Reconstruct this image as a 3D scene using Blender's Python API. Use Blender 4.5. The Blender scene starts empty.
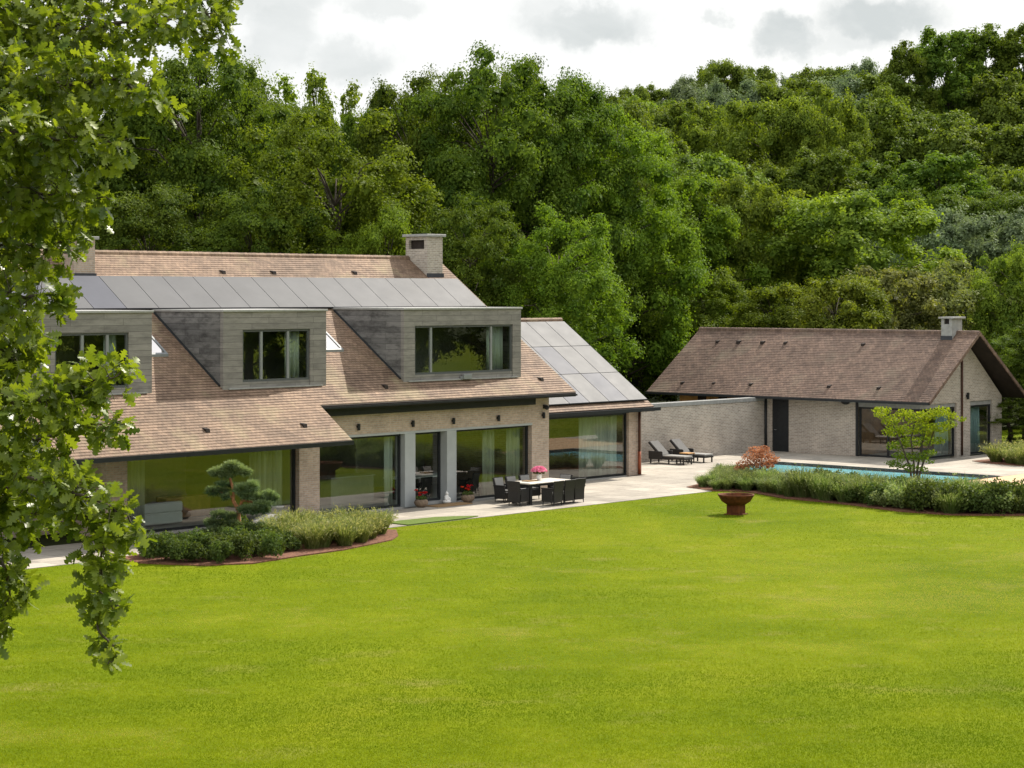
import bpy, bmesh, math, random
import numpy as np
from mathutils import Vector, Matrix, noise

R = math.radians
sc = bpy.context.scene
COL = sc.collection
rng = np.random.default_rng(7)
random.seed(7)

# ------------------------------------------------------------------ frame
H_CAM, FPX, HY = 7.2, 2130.0, 294.0
TH = math.atan2(1938, 2130)
UX, UY = math.sin(TH), math.cos(TH)          # long axis of the house
PHI = math.atan2(UY, UX)
OX, OY = 1.34, 77.26                          # right front corner of the house


def W(u, v, z=0.0):
    return Vector((OX + UX * u - UY * v, OY + UY * u + UX * v, z))


def local(x, y):
    dx, dy = x - OX, y - OY
    return dx * UX + dy * UY, -dx * UY + dy * UX


def lin(c):
    c = c / 255.0
    return c / 12.92 if c <= 0.04045 else ((c + 0.055) / 1.055) ** 2.4


def rgb(r, g, b):
    return (lin(r), lin(g), lin(b), 1.0)


# ------------------------------------------------------------------ object helpers
def tag(o, label=None, cat=None, group=None, kind=None):
    if label: o['label'] = label
    if cat: o['category'] = cat
    if group: o['group'] = group
    if kind: o['kind'] = kind
    return o


def thing(name, label, cat, loc=(0, 0, 0), rz=0.0, group=None):
    o = bpy.data.objects.new(name, None)
    o.empty_display_size = 0.3
    COL.objects.link(o)
    o.location = loc
    o.rotation_euler = (0, 0, rz)
    return tag(o, label, cat, group)


def hthing(name, label, cat, u, v, z=0.0, rz=0.0, group=None):
    return thing(name, label, cat, W(u, v, z), PHI + rz, group)


def link(name, me, m=None, parent=None, label=None):
    o = bpy.data.objects.new(name, me)
    COL.objects.link(o)
    if m is not None and not me.materials:
        me.materials.append(m)
    if parent is not None:
        o.parent = parent
    if label: o['label'] = label
    return o


def kids(o):
    return [c for c in bpy.data.objects if c.parent == o]


def copy_tree(o, kidmap=None):
    c = o.copy()
    COL.objects.link(c)
    for ch in kids(o):
        d = copy_tree(ch)
        d.parent = c
    return c


class MB:
    def __init__(self):
        self.v, self.f = [], []

    def add(self, vs, fs):
        n = len(self.v)
        self.v += [tuple(p) for p in vs]
        self.f += [tuple(i + n for i in q) for q in fs]
        return self

    def box(self, x0, x1, y0, y1, z0, z1):
        vs = [(x, y, z) for z in (z0, z1) for y in (y0, y1) for x in (x0, x1)]
        return self.add(vs, [(0, 2, 3, 1), (4, 5, 7, 6), (0, 1, 5, 4), (2, 6, 7, 3), (0, 4, 6, 2), (1, 3, 7, 5)])

    def prism(self, poly, axis, a0, a1):
        """poly: 2-D outline; axis x -> points are (y,z); y -> (x,z); z -> (x,y)"""
        def p3(p, a):
            return {'x': (a, p[0], p[1]), 'y': (p[0], a, p[1]), 'z': (p[0], p[1], a)}[axis]
        n = len(poly)
        vs = [p3(p, a0) for p in poly] + [p3(p, a1) for p in poly]
        fs = [tuple(range(n))[::-1], tuple(range(n, 2 * n))]
        fs += [(i, (i + 1) % n, n + (i + 1) % n, n + i) for i in range(n)]
        return self.add(vs, fs)

    def quad(self, a, b, c, d):
        return self.add([a, b, c, d], [(0, 1, 2, 3)])

    def tube(self, pts, rad, n=8, cap=True):
        pts = [Vector(p) for p in pts]
        if not hasattr(rad, '__len__'): rad = [rad] * len(pts)
        vs, fs = [], []
        up = None
        for i, p in enumerate(pts):
            t = (pts[min(i + 1, len(pts) - 1)] - pts[max(i - 1, 0)])
            if t.length < 1e-9: t = Vector((0, 0, 1))
            t.normalize()
            if up is None:
                up = t.orthogonal().normalized()
            else:
                up = (up - t * up.dot(t))
                up = up.normalized() if up.length > 1e-6 else t.orthogonal().normalized()
            b = t.cross(up)
            for k in range(n):
                a = 2 * math.pi * k / n
                vs.append(p + (up * math.cos(a) + b * math.sin(a)) * rad[i])
        for i in range(len(pts) - 1):
            for k in range(n):
                fs.append((i * n + k, i * n + (k + 1) % n, (i + 1) * n + (k + 1) % n, (i + 1) * n + k))
        if cap:
            fs.append(tuple(range(n))[::-1])
            fs.append(tuple(range((len(pts) - 1) * n, len(pts) * n)))
        return self.add(vs, fs)

    def lathe(self, prof, n=20, c=(0, 0, 0)):
        vs, fs = [], []
        for r, z in prof:
            for k in range(n):
                a = 2 * math.pi * k / n
                vs.append((c[0] + r * math.cos(a), c[1] + r * math.sin(a), c[2] + z))
        for i in range(len(prof) - 1):
            for k in range(n):
                fs.append((i * n + k, i * n + (k + 1) % n, (i + 1) * n + (k + 1) % n, (i + 1) * n + k))
        fs.append(tuple(range(n))[::-1])
        fs.append(tuple(range((len(prof) - 1) * n, len(prof) * n)))
        return self.add(vs, fs)

    def blob(self, c, r, sub=2, amp=0.15, seed=0):
        bm = bmesh.new()
        bmesh.ops.create_icosphere(bm, subdivisions=sub, radius=1)
        idx = {}
        vs = []
        for i, q in enumerate(bm.verts):
            idx[q] = i
            k = 1 + amp * noise.noise(q.co * 1.7 + Vector((seed, seed * 2, 0)))
            vs.append((c[0] + q.co.x * r[0] * k, c[1] + q.co.y * r[1] * k, c[2] + q.co.z * r[2] * k))
        fs = [tuple(idx[q] for q in f.verts) for f in bm.faces]
        bm.free()
        return self.add(vs, fs)

    def mesh(self, name, bevel=0.0, smooth=False):
        me = bpy.data.meshes.new(name)
        me.from_pydata(self.v, [], self.f)
        bm = bmesh.new()
        bm.from_mesh(me)
        bmesh.ops.recalc_face_normals(bm, faces=bm.faces)
        if bevel > 0:
            es = [e for e in bm.edges if len(e.link_faces) == 2 and e.calc_face_angle(0) > 0.6]
            bmesh.ops.bevel(bm, geom=es, offset=bevel, segments=1, affect='EDGES', clamp_overlap=True)
        bm.to_mesh(me)
        bm.free()
        if smooth:
            me.polygons.foreach_set('use_smooth', [True] * len(me.polygons))
        return me

    def obj(self, name, m, parent=None, bevel=0.0, smooth=False, label=None):
        return link(name, self.mesh(name, bevel, smooth), m, parent, label)


# ------------------------------------------------------------------ materials
def newmat(name):
    m = bpy.data.materials.new(name)
    m.use_nodes = True
    nt = m.node_tree
    nt.nodes.clear()
    out = nt.nodes.new('ShaderNodeOutputMaterial')
    return m, nt, out


class NT:
    """small helper round a node tree"""
    def __init__(self, nt):
        self.nt = nt

    def n(self, t, **kw):
        nd = self.nt.nodes.new(t)
        for k, v in kw.items():
            if k in nd.inputs.keys():
                nd.inputs[k].default_value = v
            else:
                setattr(nd, k, v)
        return nd

    def l(self, a, b):
        self.nt.links.new(a, b)

    def obj(self):
        return self.n('ShaderNodeTexCoord').outputs['Object']

    def noise(self, vec, scale, detail=4, rough=0.55, dist=0.0):
        nd = self.n('ShaderNodeTexNoise')
        nd.inputs['Scale'].default_value = scale
        nd.inputs['Detail'].default_value = detail
        nd.inputs['Roughness'].default_value = rough
        nd.inputs['Distortion'].default_value = dist
        self.l(vec, nd.inputs['Vector'])
        return nd.outputs['Fac']

    def mapv(self, vec, scale=(1, 1, 1), loc=(0, 0, 0), rot=(0, 0, 0)):
        nd = self.n('ShaderNodeMapping')
        nd.inputs['Scale'].default_value = scale
        nd.inputs['Location'].default_value = loc
        nd.inputs['Rotation'].default_value = rot
        self.l(vec, nd.inputs['Vector'])
        return nd.outputs['Vector']

    def ramp(self, fac, stops, interp='LINEAR'):
        nd = self.n('ShaderNodeValToRGB')
        nd.color_ramp.interpolation = interp
        e = nd.color_ramp.elements
        while len(e) < len(stops): e.new(0.5)
        for i, (p, c) in enumerate(stops):
            e[i].position = p
            e[i].color = c if hasattr(c, '__len__') else (c, c, c, 1)
        self.l(fac, nd.inputs['Fac'])
        return nd.outputs['Color']

    def mix(self, a, b, fac, mode='MIX'):
        nd = self.n('ShaderNodeMix', data_type='RGBA', blend_type=mode)
        for sock, v in ((nd.inputs[6], a), (nd.inputs[7], b), (nd.inputs[0], fac)):
            if hasattr(v, 'links') or isinstance(v, bpy.types.NodeSocket):
                self.l(v, sock)
            else:
                sock.default_value = v
        return nd.outputs[2]

    def math(self, op, a, b=0.0, clamp=False):
        nd = self.n('ShaderNodeMath', operation=op, use_clamp=clamp)
        for i, v in enumerate((a, b)):
            if isinstance(v, bpy.types.NodeSocket): self.l(v, nd.inputs[i])
            else: nd.inputs[i].default_value = v
        return nd.outputs[0]

    def bump(self, h, strength=0.3, dist=0.02):
        nd = self.n('ShaderNodeBump')
        nd.inputs['Strength'].default_value = strength
        nd.inputs['Distance'].default_value = dist
        self.l(h, nd.inputs['Height'])
        return nd.outputs['Normal']


def bsdf(x, out, col, rough=0.8, metal=0.0, normal=None, spec=0.3):
    p = x.n('ShaderNodeBsdfPrincipled')
    if isinstance(col, bpy.types.NodeSocket): x.l(col, p.inputs['Base Color'])
    else: p.inputs['Base Color'].default_value = col
    if isinstance(rough, bpy.types.NodeSocket): x.l(rough, p.inputs['Roughness'])
    else: p.inputs['Roughness'].default_value = rough
    p.inputs['Metallic'].default_value = metal
    p.inputs['Specular IOR Level'].default_value = spec
    if normal is not None: x.l(normal, p.inputs['Normal'])
    x.l(p.outputs[0], out.inputs['Surface'])
    return p


def simple(name, col, rough=0.7, metal=0.0, var=0.15, scale=6.0, spec=0.3, bump=0.0):
    m, nt, out = newmat(name)
    x = NT(nt)
    n = x.noise(x.obj(), scale, 5)
    c2 = tuple(c * (1 - var) for c in col[:3]) + (1,)
    c3 = tuple(min(1, c * (1 + var)) for c in col[:3]) + (1,)
    c = x.ramp(n, [(0.3, c2), (0.7, c3)])
    bsdf(x, out, c, rough, metal, x.bump(n, bump, 0.01) if bump else None, spec)
    return m


def axis_vec(x, a='xy', scale=1.0):
    """(x+y, z) for walls; used on axis-aligned faces"""
    s = x.n('ShaderNodeSeparateXYZ')
    x.l(x.obj(), s.inputs[0])
    c = x.n('ShaderNodeCombineXYZ')
    x.l(x.math('ADD', s.outputs[0], s.outputs[1]), c.inputs[0])
    x.l(s.outputs[2], c.inputs[1])
    return c.outputs[0]


def brick_mat(name, c1, c2, mortar, bw=0.22, bh=0.068, ms=0.012, stain=0.25, offset=0.5, rough=0.85):
    m, nt, out = newmat(name)
    x = NT(nt)
    v = axis_vec(x)
    b = x.n('ShaderNodeTexBrick', offset=offset)
    b.inputs['Color1'].default_value = c1
    b.inputs['Color2'].default_value = c2
    b.inputs['Mortar'].default_value = mortar
    b.inputs['Scale'].default_value = 1.0
    b.inputs['Mortar Size'].default_value = ms
    b.inputs['Mortar Smooth'].default_value = 0.2
    b.inputs['Bias'].default_value = 0.0
    b.inputs['Brick Width'].default_value = bw
    b.inputs['Row Height'].default_value = bh
    x.l(v, b.inputs['Vector'])
    big = x.noise(x.obj(), 0.9, 5, 0.6)
    small = x.noise(x.obj(), 9, 4, 0.6)
    col = x.mix(b.outputs['Color'], x.ramp(big, [(0.3, 1 - stain), (0.7, 1.0)]), 1.0, 'MULTIPLY')
    col = x.mix(col, x.ramp(small, [(0.3, 0.8), (0.7, 1.12)]), 0.8, 'MULTIPLY')
    inv = x.math('SUBTRACT', 1.0, b.outputs['Fac'])
    bsdf(x, out, col, rough, 0, x.bump(inv, 0.5, 0.008), 0.2)
    return m


def tile_mat(name, c1, c2, dark, along='x', lichen=None, rowh=0.13, tw=0.17):
    """plain tiles; courses themselves are geometry, this gives the single tiles their colours"""
    m, nt, out = newmat(name)
    x = NT(nt)
    s = x.n('ShaderNodeSeparateXYZ')
    x.l(x.obj(), s.inputs[0])
    c = x.n('ShaderNodeCombineXYZ')
    a, d = (s.outputs[0], s.outputs[1]) if along == 'x' else (s.outputs[1], s.outputs[0])
    x.l(a, c.inputs[0])
    x.l(x.math('MULTIPLY', d, 1.2208), c.inputs[1])
    b = x.n('ShaderNodeTexBrick', offset=0.5)
    b.inputs['Color1'].default_value = c1
    b.inputs['Color2'].default_value = c2
    b.inputs['Mortar'].default_value = dark
    b.inputs['Scale'].default_value = 1.0
    b.inputs['Mortar Size'].default_value = 0.006
    b.inputs['Mortar Smooth'].default_value = 0.3
    b.inputs['Brick Width'].default_value = tw
    b.inputs['Row Height'].default_value = rowh
    x.l(c.outputs[0], b.inputs['Vector'])
    big = x.noise(x.mapv(x.obj(), (1, 1, 1)), 0.45, 5, 0.65, 0.4)
    mid = x.noise(x.obj(), 2.6, 5, 0.7)
    fine = x.noise(x.obj(), 14, 3, 0.6)
    col = x.mix(b.outputs['Color'], x.ramp(big, [(0.32, 0.68), (0.68, 1.14)]), 1.0, 'MULTIPLY')
    col = x.mix(col, x.ramp(mid, [(0.3, 0.60), (0.7, 1.22)]), 0.8, 'MULTIPLY')
    col = x.mix(col, x.ramp(fine, [(0.3, 0.72), (0.7, 1.2)]), 0.8, 'MULTIPLY')
    if lichen is not None:
        streak = x.noise(x.mapv(x.obj(), (0.9, 0.9, 0.35)), 0.8, 6, 0.7)
        col = x.mix(col, lichen, x.ramp(streak, [(0.52, 0.0), (0.72, 0.55)]))
    bsdf(x, out, col, 0.75, 0, x.bump(b.outputs['Fac'], -0.25, 0.01), 0.25)
    return m


def board_mat(name, ca, cb, cstain, stain=0.5):
    """weathered grey boards laid horizontally"""
    m, nt, out = newmat(name)
    x = NT(nt)
    v = axis_vec(x)
    b = x.n('ShaderNodeTexBrick', offset=0.37)
    b.inputs['Color1'].default_value = ca
    b.inputs['Color2'].default_value = cb
    b.inputs['Mortar'].default_value = tuple(c * 0.35 for c in ca[:3]) + (1,)
    b.inputs['Scale'].default_value = 1.0
    b.inputs['Mortar Size'].default_value = 0.006
    b.inputs['Brick Width'].default_value = 1.9
    b.inputs['Row Height'].default_value = 0.19
    x.l(v, b.inputs['Vector'])
    grain = x.noise(x.mapv(x.obj(), (2.0, 2.0, 30)), 1.0, 5, 0.6)
    blot = x.noise(x.mapv(x.obj(), (0.9, 0.9, 2.2)), 1.6, 6, 0.7)
    col = x.mix(b.outputs['Color'], x.ramp(grain, [(0.3, 0.82), (0.7, 1.1)]), 1.0, 'MULTIPLY')
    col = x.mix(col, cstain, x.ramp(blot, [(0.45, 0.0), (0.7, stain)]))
    bsdf(x, out, col, 0.85, 0, x.bump(b.outputs['Fac'], -0.3, 0.008), 0.15)
    return m


def leaf_mat(name, ca, cb, trans=0.42, tcol=None, rough=0.62, objvar=0.16, spec=0.07, hue=0.0, dry=None):
    """leaves: tint attribute chooses between two greens, light comes through from behind"""
    m, nt, out = newmat(name)
    x = NT(nt)
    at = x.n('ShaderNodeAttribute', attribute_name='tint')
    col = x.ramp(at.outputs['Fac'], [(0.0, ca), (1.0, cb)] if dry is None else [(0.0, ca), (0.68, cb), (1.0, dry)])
    oi = x.n('ShaderNodeObjectInfo')
    hs = x.n('ShaderNodeHueSaturation')
    x.l(col, hs.inputs['Color'])
    x.l(x.math('ADD', x.math('MULTIPLY', oi.outputs['Random'], 2 * objvar), 1 - objvar), hs.inputs['Value'])
    x.l(x.math('ADD', x.math('MULTIPLY', oi.outputs['Random'], 0.024), 0.490 + hue), hs.inputs['Hue'])
    col = hs.outputs[0]
    p = x.n('ShaderNodeBsdfPrincipled')
    x.l(col, p.inputs['Base Color'])
    p.inputs['Roughness'].default_value = rough
    p.inputs['Specular IOR Level'].default_value = spec
    t = x.n('ShaderNodeBsdfTranslucent')
    tc = x.mix(col, tcol or (1.30, 1.30, 0.35, 1), 1.0, 'MULTIPLY')
    x.l(tc, t.inputs['Color'])
    mx = x.n('ShaderNodeMixShader')
    mx.inputs[0].default_value = trans
    x.l(p.outputs[0], mx.inputs[1])
    x.l(t.outputs[0], mx.inputs[2])
    x.l(mx.outputs[0], out.inputs['Surface'])
    return m


def glass_mat(name, tint=(0.75, 0.82, 0.78, 1), r0=0.14):
    m, nt, out = newmat(name)
    x = NT(nt)
    tr = x.n('ShaderNodeBsdfTransparent')
    tr.inputs[0].default_value = tint
    gl = x.n('ShaderNodeBsdfGlossy')
    gl.inputs['Color'].default_value = (1, 1, 1, 1)
    gl.inputs['Roughness'].default_value = 0.0
    lw = x.n('ShaderNodeLayerWeight')
    lw.inputs['Blend'].default_value = 0.5
    fac = x.math('ADD', r0, x.math('MULTIPLY', x.math('POWER', lw.outputs['Facing'], 4.5), 1 - r0))
    wob = x.noise(x.obj(), 0.5, 2)
    nb = x.bump(wob, 0.02, 0.05)
    x.l(nb, gl.inputs['Normal'])
    mx = x.n('ShaderNodeMixShader')
    x.l(fac, mx.inputs[0])
    x.l(tr.outputs[0], mx.inputs[1])
    x.l(gl.outputs[0], mx.inputs[2])
    x.l(mx.outputs[0], out.inputs['Surface'])
    return m


def curtain_mat(name, col):
    m, nt, out = newmat(name)
    x = NT(nt)
    n = x.noise(x.mapv(x.obj(), (9, 9, 0.4)), 1, 3)
    c = x.mix(col, x.ramp(n, [(0.3, 0.7), (0.7, 1.1)]), 1.0, 'MULTIPLY')
    d = x.n('ShaderNodeBsdfDiffuse')
    x.l(c, d.inputs[0])
    t = x.n('ShaderNodeBsdfTranslucent')
    x.l(c, t.inputs[0])
    mx = x.n('ShaderNodeMixShader')
    mx.inputs[0].default_value = 0.35
    x.l(d.outputs[0], mx.inputs[1])
    x.l(t.outputs[0], mx.inputs[2])
    x.l(mx.outputs[0], out.inputs['Surface'])
    return m


def lawn_mat():
    m, nt, out = newmat('lawn_grass')
    x = NT(nt)
    o = x.obj()
    big = x.noise(x.mapv(o, (0.16, 0.10, 1), rot=(0, 0, R(20))), 1.0, 5, 0.6, 0.6)
    mid = x.noise(x.mapv(o, (0.55, 0.9, 1), rot=(0, 0, R(-8))), 1.0, 5, 0.65, 0.3)
    tuft = x.noise(x.mapv(o, (7, 5, 1)), 1.0, 4, 0.7)
    fine = x.noise(x.mapv(o, (46, 26, 1)), 1.0, 3, 0.75)
    worn = x.noise(x.mapv(o, (0.45, 0.6, 1), loc=(3.3, 8.1, 0)), 1.0, 4, 0.6)
    g1, g2, g3 = (0.094, 0.140, 0.003, 1), (0.142, 0.184, 0.004, 1), (0.188, 0.210, 0.009, 1)
    c = x.ramp(big, [(0.3, g1), (0.55, g2), (0.75, g3)])
    c = x.mix(c, x.ramp(mid, [(0.3, (0.80, 0.86, 0.8, 1)), (0.7, (1.14, 1.08, 1.2, 1))]), 0.9, 'MULTIPLY')
    c = x.mix(c, (0.22, 0.20, 0.05, 1), x.ramp(worn, [(0.56, 0.0), (0.76, 0.7)]))
    c = x.mix(c, x.ramp(tuft, [(0.3, 0.80), (0.7, 1.16)]), 0.9, 'MULTIPLY')
    c = x.mix(c, x.ramp(fine, [(0.28, 0.66), (0.5, 0.98), (0.75, 1.34)]), 0.85, 'MULTIPLY')
    hgt = x.math('ADD', x.math('MULTIPLY', fine, 0.6), tuft)
    bsdf(x, out, c, 0.9, 0, x.bump(hgt, 0.6, 0.03), 0.03)
    return m


def paving_mat():
    m, nt, out = newmat('stone_paving')
    x = NT(nt)
    o = x.obj()
    b = x.n('ShaderNodeTexBrick', offset=0.0)
    b.inputs['Color1'].default_value = (0.455, 0.405, 0.335, 1)
    b.inputs['Color2'].default_value = (0.33, 0.295, 0.245, 1)
    b.inputs['Mortar'].default_value = (0.17, 0.155, 0.13, 1)
    b.inputs['Scale'].default_value = 1.0
    b.inputs['Mortar Size'].default_value = 0.012
    b.inputs['Brick Width'].default_value = 1.0
    b.inputs['Row Height'].default_value = 1.0
    x.l(x.mapv(o, loc=(0.31, 0.27, 0)), b.inputs['Vector'])
    n = x.noise(o, 0.6, 6, 0.65)
    n2 = x.noise(o, 7, 5, 0.6)
    c = x.mix(b.outputs['Color'], x.ramp(n, [(0.3, 0.70), (0.5, 1.0), (0.7, 1.12)]), 1.0, 'MULTIPLY')
    c = x.mix(c, x.ramp(n2, [(0.3, 0.88), (0.7, 1.08)]), 1.0, 'MULTIPLY')
    bsdf(x, out, c, 0.75, 0, None, 0.2)
    return m


def water_mat():
    m, nt, out = newmat('pool_water')
    x = NT(nt)
    o = x.obj()
    n = x.noise(x.mapv(o, (1, 1.3, 1)), 3.0, 3, 0.5, 0.6)
    c = x.ramp(x.noise(o, 1.1, 4, 0.6, 0.8), [(0.35, (0.15, 0.47, 0.53, 1)), (0.65, (0.29, 0.64, 0.69, 1))])
    bsdf(x, out, c, 0.05, 0, x.bump(n, 0.2, 0.05), 0.22)
    return m


def ground_mat():
    m, nt, out = newmat('forest_ground')
    x = NT(nt)
    n = x.noise(x.obj(), 0.6, 6, 0.7)
    c = x.ramp(n, [(0.3, (0.018, 0.024, 0.008, 1)), (0.7, (0.05, 0.062, 0.016, 1))])
    bsdf(x, out, c, 0.95, 0, x.bump(n, 0.6, 0.2), 0.1)
    return m


def panel_mat(name, col):
    m, nt, out = newmat(name)
    x = NT(nt)
    o = x.obj()
    n = x.noise(o, 0.8, 4, 0.6)
    c = x.mix(col, x.ramp(n, [(0.3, 0.92), (0.7, 1.06)]), 1.0, 'MULTIPLY')
    r = x.ramp(x.noise(o, 1.7, 5, 0.6), [(0.3, 0.48), (0.7, 0.53)])
    bsdf(x, out, c, r, 0, None, 0.042)
    return m


def weave_mat():
    m, nt, out = newmat('black_wicker')
    x = NT(nt)
    ch = x.n('ShaderNodeTexChecker')
    ch.inputs['Scale'].default_value = 60
    x.l(x.obj(), ch.inputs['Vector'])
    c = x.mix((0.012, 0.011, 0.011, 1), (0.035, 0.033, 0.031, 1), ch.outputs['Fac'])
    bsdf(x, out, c, 0.55, 0, None, 0.35)
    return m


M = {}
M['brick'] = brick_mat('beige_brick', (0.60, 0.45, 0.35, 1), (0.45, 0.335, 0.26, 1), (0.52, 0.46, 0.39, 1))
M['brick_grey'] = brick_mat('grey_beige_brick', (0.52, 0.445, 0.37, 1), (0.35, 0.295, 0.245, 1), (0.60, 0.55, 0.48, 1))
M['tile'] = tile_mat('terracotta_tiles', (0.335, 0.226, 0.152, 1), (0.24, 0.16, 0.108, 1), (0.10, 0.06, 0.045, 1), 'x', (0.36, 0.30, 0.17, 1))
M['tile_old'] = tile_mat('old_brown_tiles', (0.285, 0.190, 0.138, 1), (0.185, 0.124, 0.094, 1), (0.06, 0.04, 0.036, 1), 'y', (0.24, 0.20, 0.14, 1))
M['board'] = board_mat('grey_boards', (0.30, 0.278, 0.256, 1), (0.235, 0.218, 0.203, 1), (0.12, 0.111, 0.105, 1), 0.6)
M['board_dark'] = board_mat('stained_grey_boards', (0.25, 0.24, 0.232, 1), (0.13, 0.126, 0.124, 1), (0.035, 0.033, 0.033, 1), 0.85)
M['coping'] = simple('grey_coping', (0.34, 0.335, 0.32, 1), 0.6)
M['stone'] = simple('grey_blue_stone', (0.38, 0.40, 0.40, 1), 0.6, var=0.08, scale=2)
M['dark'] = simple('dark_anthracite_metal', (0.018, 0.020, 0.022, 1), 0.45, var=0.2)
M['greyframe'] = simple('grey_metal_frame', (0.24, 0.25, 0.25, 1), 0.45, var=0.05)
M['soffit'] = simple('dark_stained_wood', (0.03, 0.022, 0.018, 1), 0.8, var=0.3, scale=3)
M['white'] = simple('white_paint', (0.78, 0.77, 0.74, 1), 0.6, var=0.03)
M['interior'] = simple('interior_plaster', (0.34, 0.33, 0.30, 1), 0.9, var=0.05)
M['floor'] = simple('pale_floor', (0.42, 0.40, 0.37, 1), 0.5, var=0.06)
M['wood'] = simple('warm_wood', (0.30, 0.15, 0.06, 1), 0.6, var=0.3, scale=4)
M['orangewood'] = simple('orange_wood', (0.50, 0.27, 0.09, 1), 0.6, var=0.25, scale=4)
M['deck'] = simple('timber_decking', (0.55, 0.36, 0.20, 1), 0.75, var=0.18, scale=3)
M['copper'] = simple('aged_copper', (0.085, 0.038, 0.024, 1), 0.5, 0.3, var=0.25)
M['copper_red'] = simple('reddish_copper', (0.26, 0.07, 0.03, 1), 0.5, 0.3, var=0.25)
M['lead'] = simple('dark_lead', (0.05, 0.052, 0.062, 1), 0.6)
M['zinc'] = simple('blue_grey_zinc', (0.27, 0.27, 0.258, 1), 0.7, 0.0)
M['rust'] = simple('rusted_steel', (0.115, 0.036, 0.012, 1), 0.85, 0.2, var=0.45, scale=7)
M['logs'] = simple('stacked_logs', (0.20, 0.075, 0.03, 1), 0.9, var=0.5, scale=16)
M['mulch'] = simple('bark_mulch', (0.16, 0.07, 0.04, 1), 0.95, var=0.55, scale=14, bump=1.0)
M['cushion'] = simple('grey_cushion', (0.14, 0.136, 0.13, 1), 0.9, var=0.06)
M['cushion_pale'] = simple('pale_grey_cushion', (0.30, 0.29, 0.27, 1), 0.9, var=0.05)
M['tabletop'] = simple('pale_stone_top', (0.66, 0.60, 0.52, 1), 0.5, var=0.06)
M['bowl'] = simple('brown_stoneware', (0.22, 0.16, 0.11, 1), 0.8, var=0.35, scale=9)
M['red'] = leaf_mat('red_petals', (0.42, 0.010, 0.010, 1), (0.75, 0.04, 0.02, 1), 0.3, (1, 1, 1, 1))
M['pink'] = leaf_mat('pink_petals', (0.70, 0.16, 0.33, 1), (0.88, 0.38, 0.55, 1), 0.3, (1, 1, 1, 1))
M['rock'] = simple('grey_boulder', (0.27, 0.255, 0.24, 1), 0.9, var=0.25, scale=5, bump=0.5)
M['mat'] = simple('coir_mat', (0.30, 0.19, 0.09, 1), 0.95, var=0.2, scale=20)
M['turf'] = simple('green_turf_mat', (0.095, 0.145, 0.016, 1), 0.95, var=0.2, scale=20)
M['frame_dark'] = simple('slate_grey_frame', (0.09, 0.095, 0.098, 1), 0.5, var=0.05)
M['bark'] = simple('grey_brown_bark', (0.07, 0.057, 0.042, 1), 0.95, var=0.35, scale=5, bump=0.6)
M['pinebark'] = simple('orange_pine_bark', (0.36, 0.16, 0.075, 1), 0.9, var=0.4, scale=9, bump=0.6)
M['wicker'] = weave_mat()
M['glass'] = glass_mat('window_glass')
M['skyglass'] = glass_mat('roof_window_glass', (0.5, 0.55, 0.55, 1), 0.5)
M['curtain'] = curtain_mat('green_grey_curtain', (0.50, 0.52, 0.42, 1))
M['curtain_white'] = curtain_mat('white_curtain', (0.72, 0.76, 0.70, 1))
M['curtain_blue'] = curtain_mat('blue_grey_curtain', (0.42, 0.56, 0.58, 1))
M['panel'] = panel_mat('solar_glass', (0.135, 0.135, 0.138, 1))
M['panel_b'] = panel_mat('solar_glass_blueish', (0.108, 0.112, 0.132, 1))
M['panelframe'] = simple('solar_frame', (0.03, 0.03, 0.032, 1), 0.9, spec=0.0)
M['paving'] = paving_mat()
M['lawn'] = lawn_mat()
M['water'] = water_mat()
M['poolwall'] = simple('pool_liner', (0.20, 0.52, 0.56, 1), 0.7, var=0.06)
M['ground'] = ground_mat()
M['blades'] = leaf_mat('lawn_blades', (0.112, 0.168, 0.004, 1), (0.270, 0.308, 0.013, 1), 0.36, (1.2, 1.2, 0.4, 1), objvar=0.0, spec=0.03, dry=(0.42, 0.385, 0.11, 1))
M['oakleaf'] = leaf_mat('oak_leaves', (0.0552, 0.0989, 0.0138, 1), (0.2891, 0.3245, 0.0401, 1), 0.44, objvar=0.0, rough=0.38, spec=0.45)
M['leaf_dark'] = leaf_mat('dark_green_leaves', (0.0550, 0.1012, 0.0176, 1), (0.1782, 0.2398, 0.0286, 1), 0.36)
M['leaf_mid'] = leaf_mat('mid_green_leaves', (0.0825, 0.1408, 0.0176, 1), (0.2332, 0.3058, 0.0308, 1), 0.38)
M['leaf_olive'] = leaf_mat('olive_leaves', (0.0896, 0.1400, 0.0224, 1), (0.2891, 0.3540, 0.0448, 1), 0.38)
M['leaf_silver'] = leaf_mat('silver_leaves', (0.105, 0.150, 0.068, 1), (0.27, 0.33, 0.18, 1), 0.30, (1.1, 1.15, 0.7, 1))
M['leaf_hill'] = leaf_mat('hill_leaves', (0.0739, 0.1176, 0.0224, 1), (0.2360, 0.3044, 0.0448, 1), 0.36, objvar=0.20)
M['leaf_brown'] = leaf_mat('brownish_leaves', (0.1232, 0.1456, 0.0448, 1), (0.3186, 0.3304, 0.1180, 1), 0.34)
M['pine'] = leaf_mat('pine_needles', (0.07, 0.12, 0.055, 1), (0.32, 0.38, 0.18, 1), 0.30, (1.1, 1.15, 0.6, 1), objvar=0.0)
M['shrub'] = leaf_mat('shrub_leaves', (0.040, 0.070, 0.018, 1), (0.160, 0.200, 0.060, 1), 0.34, objvar=0.2)
M['grassclump'] = leaf_mat('feather_grass_blades', (0.12, 0.185, 0.036, 1), (0.42, 0.41, 0.19, 1), 0.42, (1.15, 1.1, 0.6, 1), objvar=0.15)
M['lavender'] = leaf_mat('lavender_stems', (0.090, 0.150, 0.034, 1), (0.38, 0.41, 0.19, 1), 0.38, (1.12, 1.12, 0.6, 1), objvar=0.2)
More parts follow.
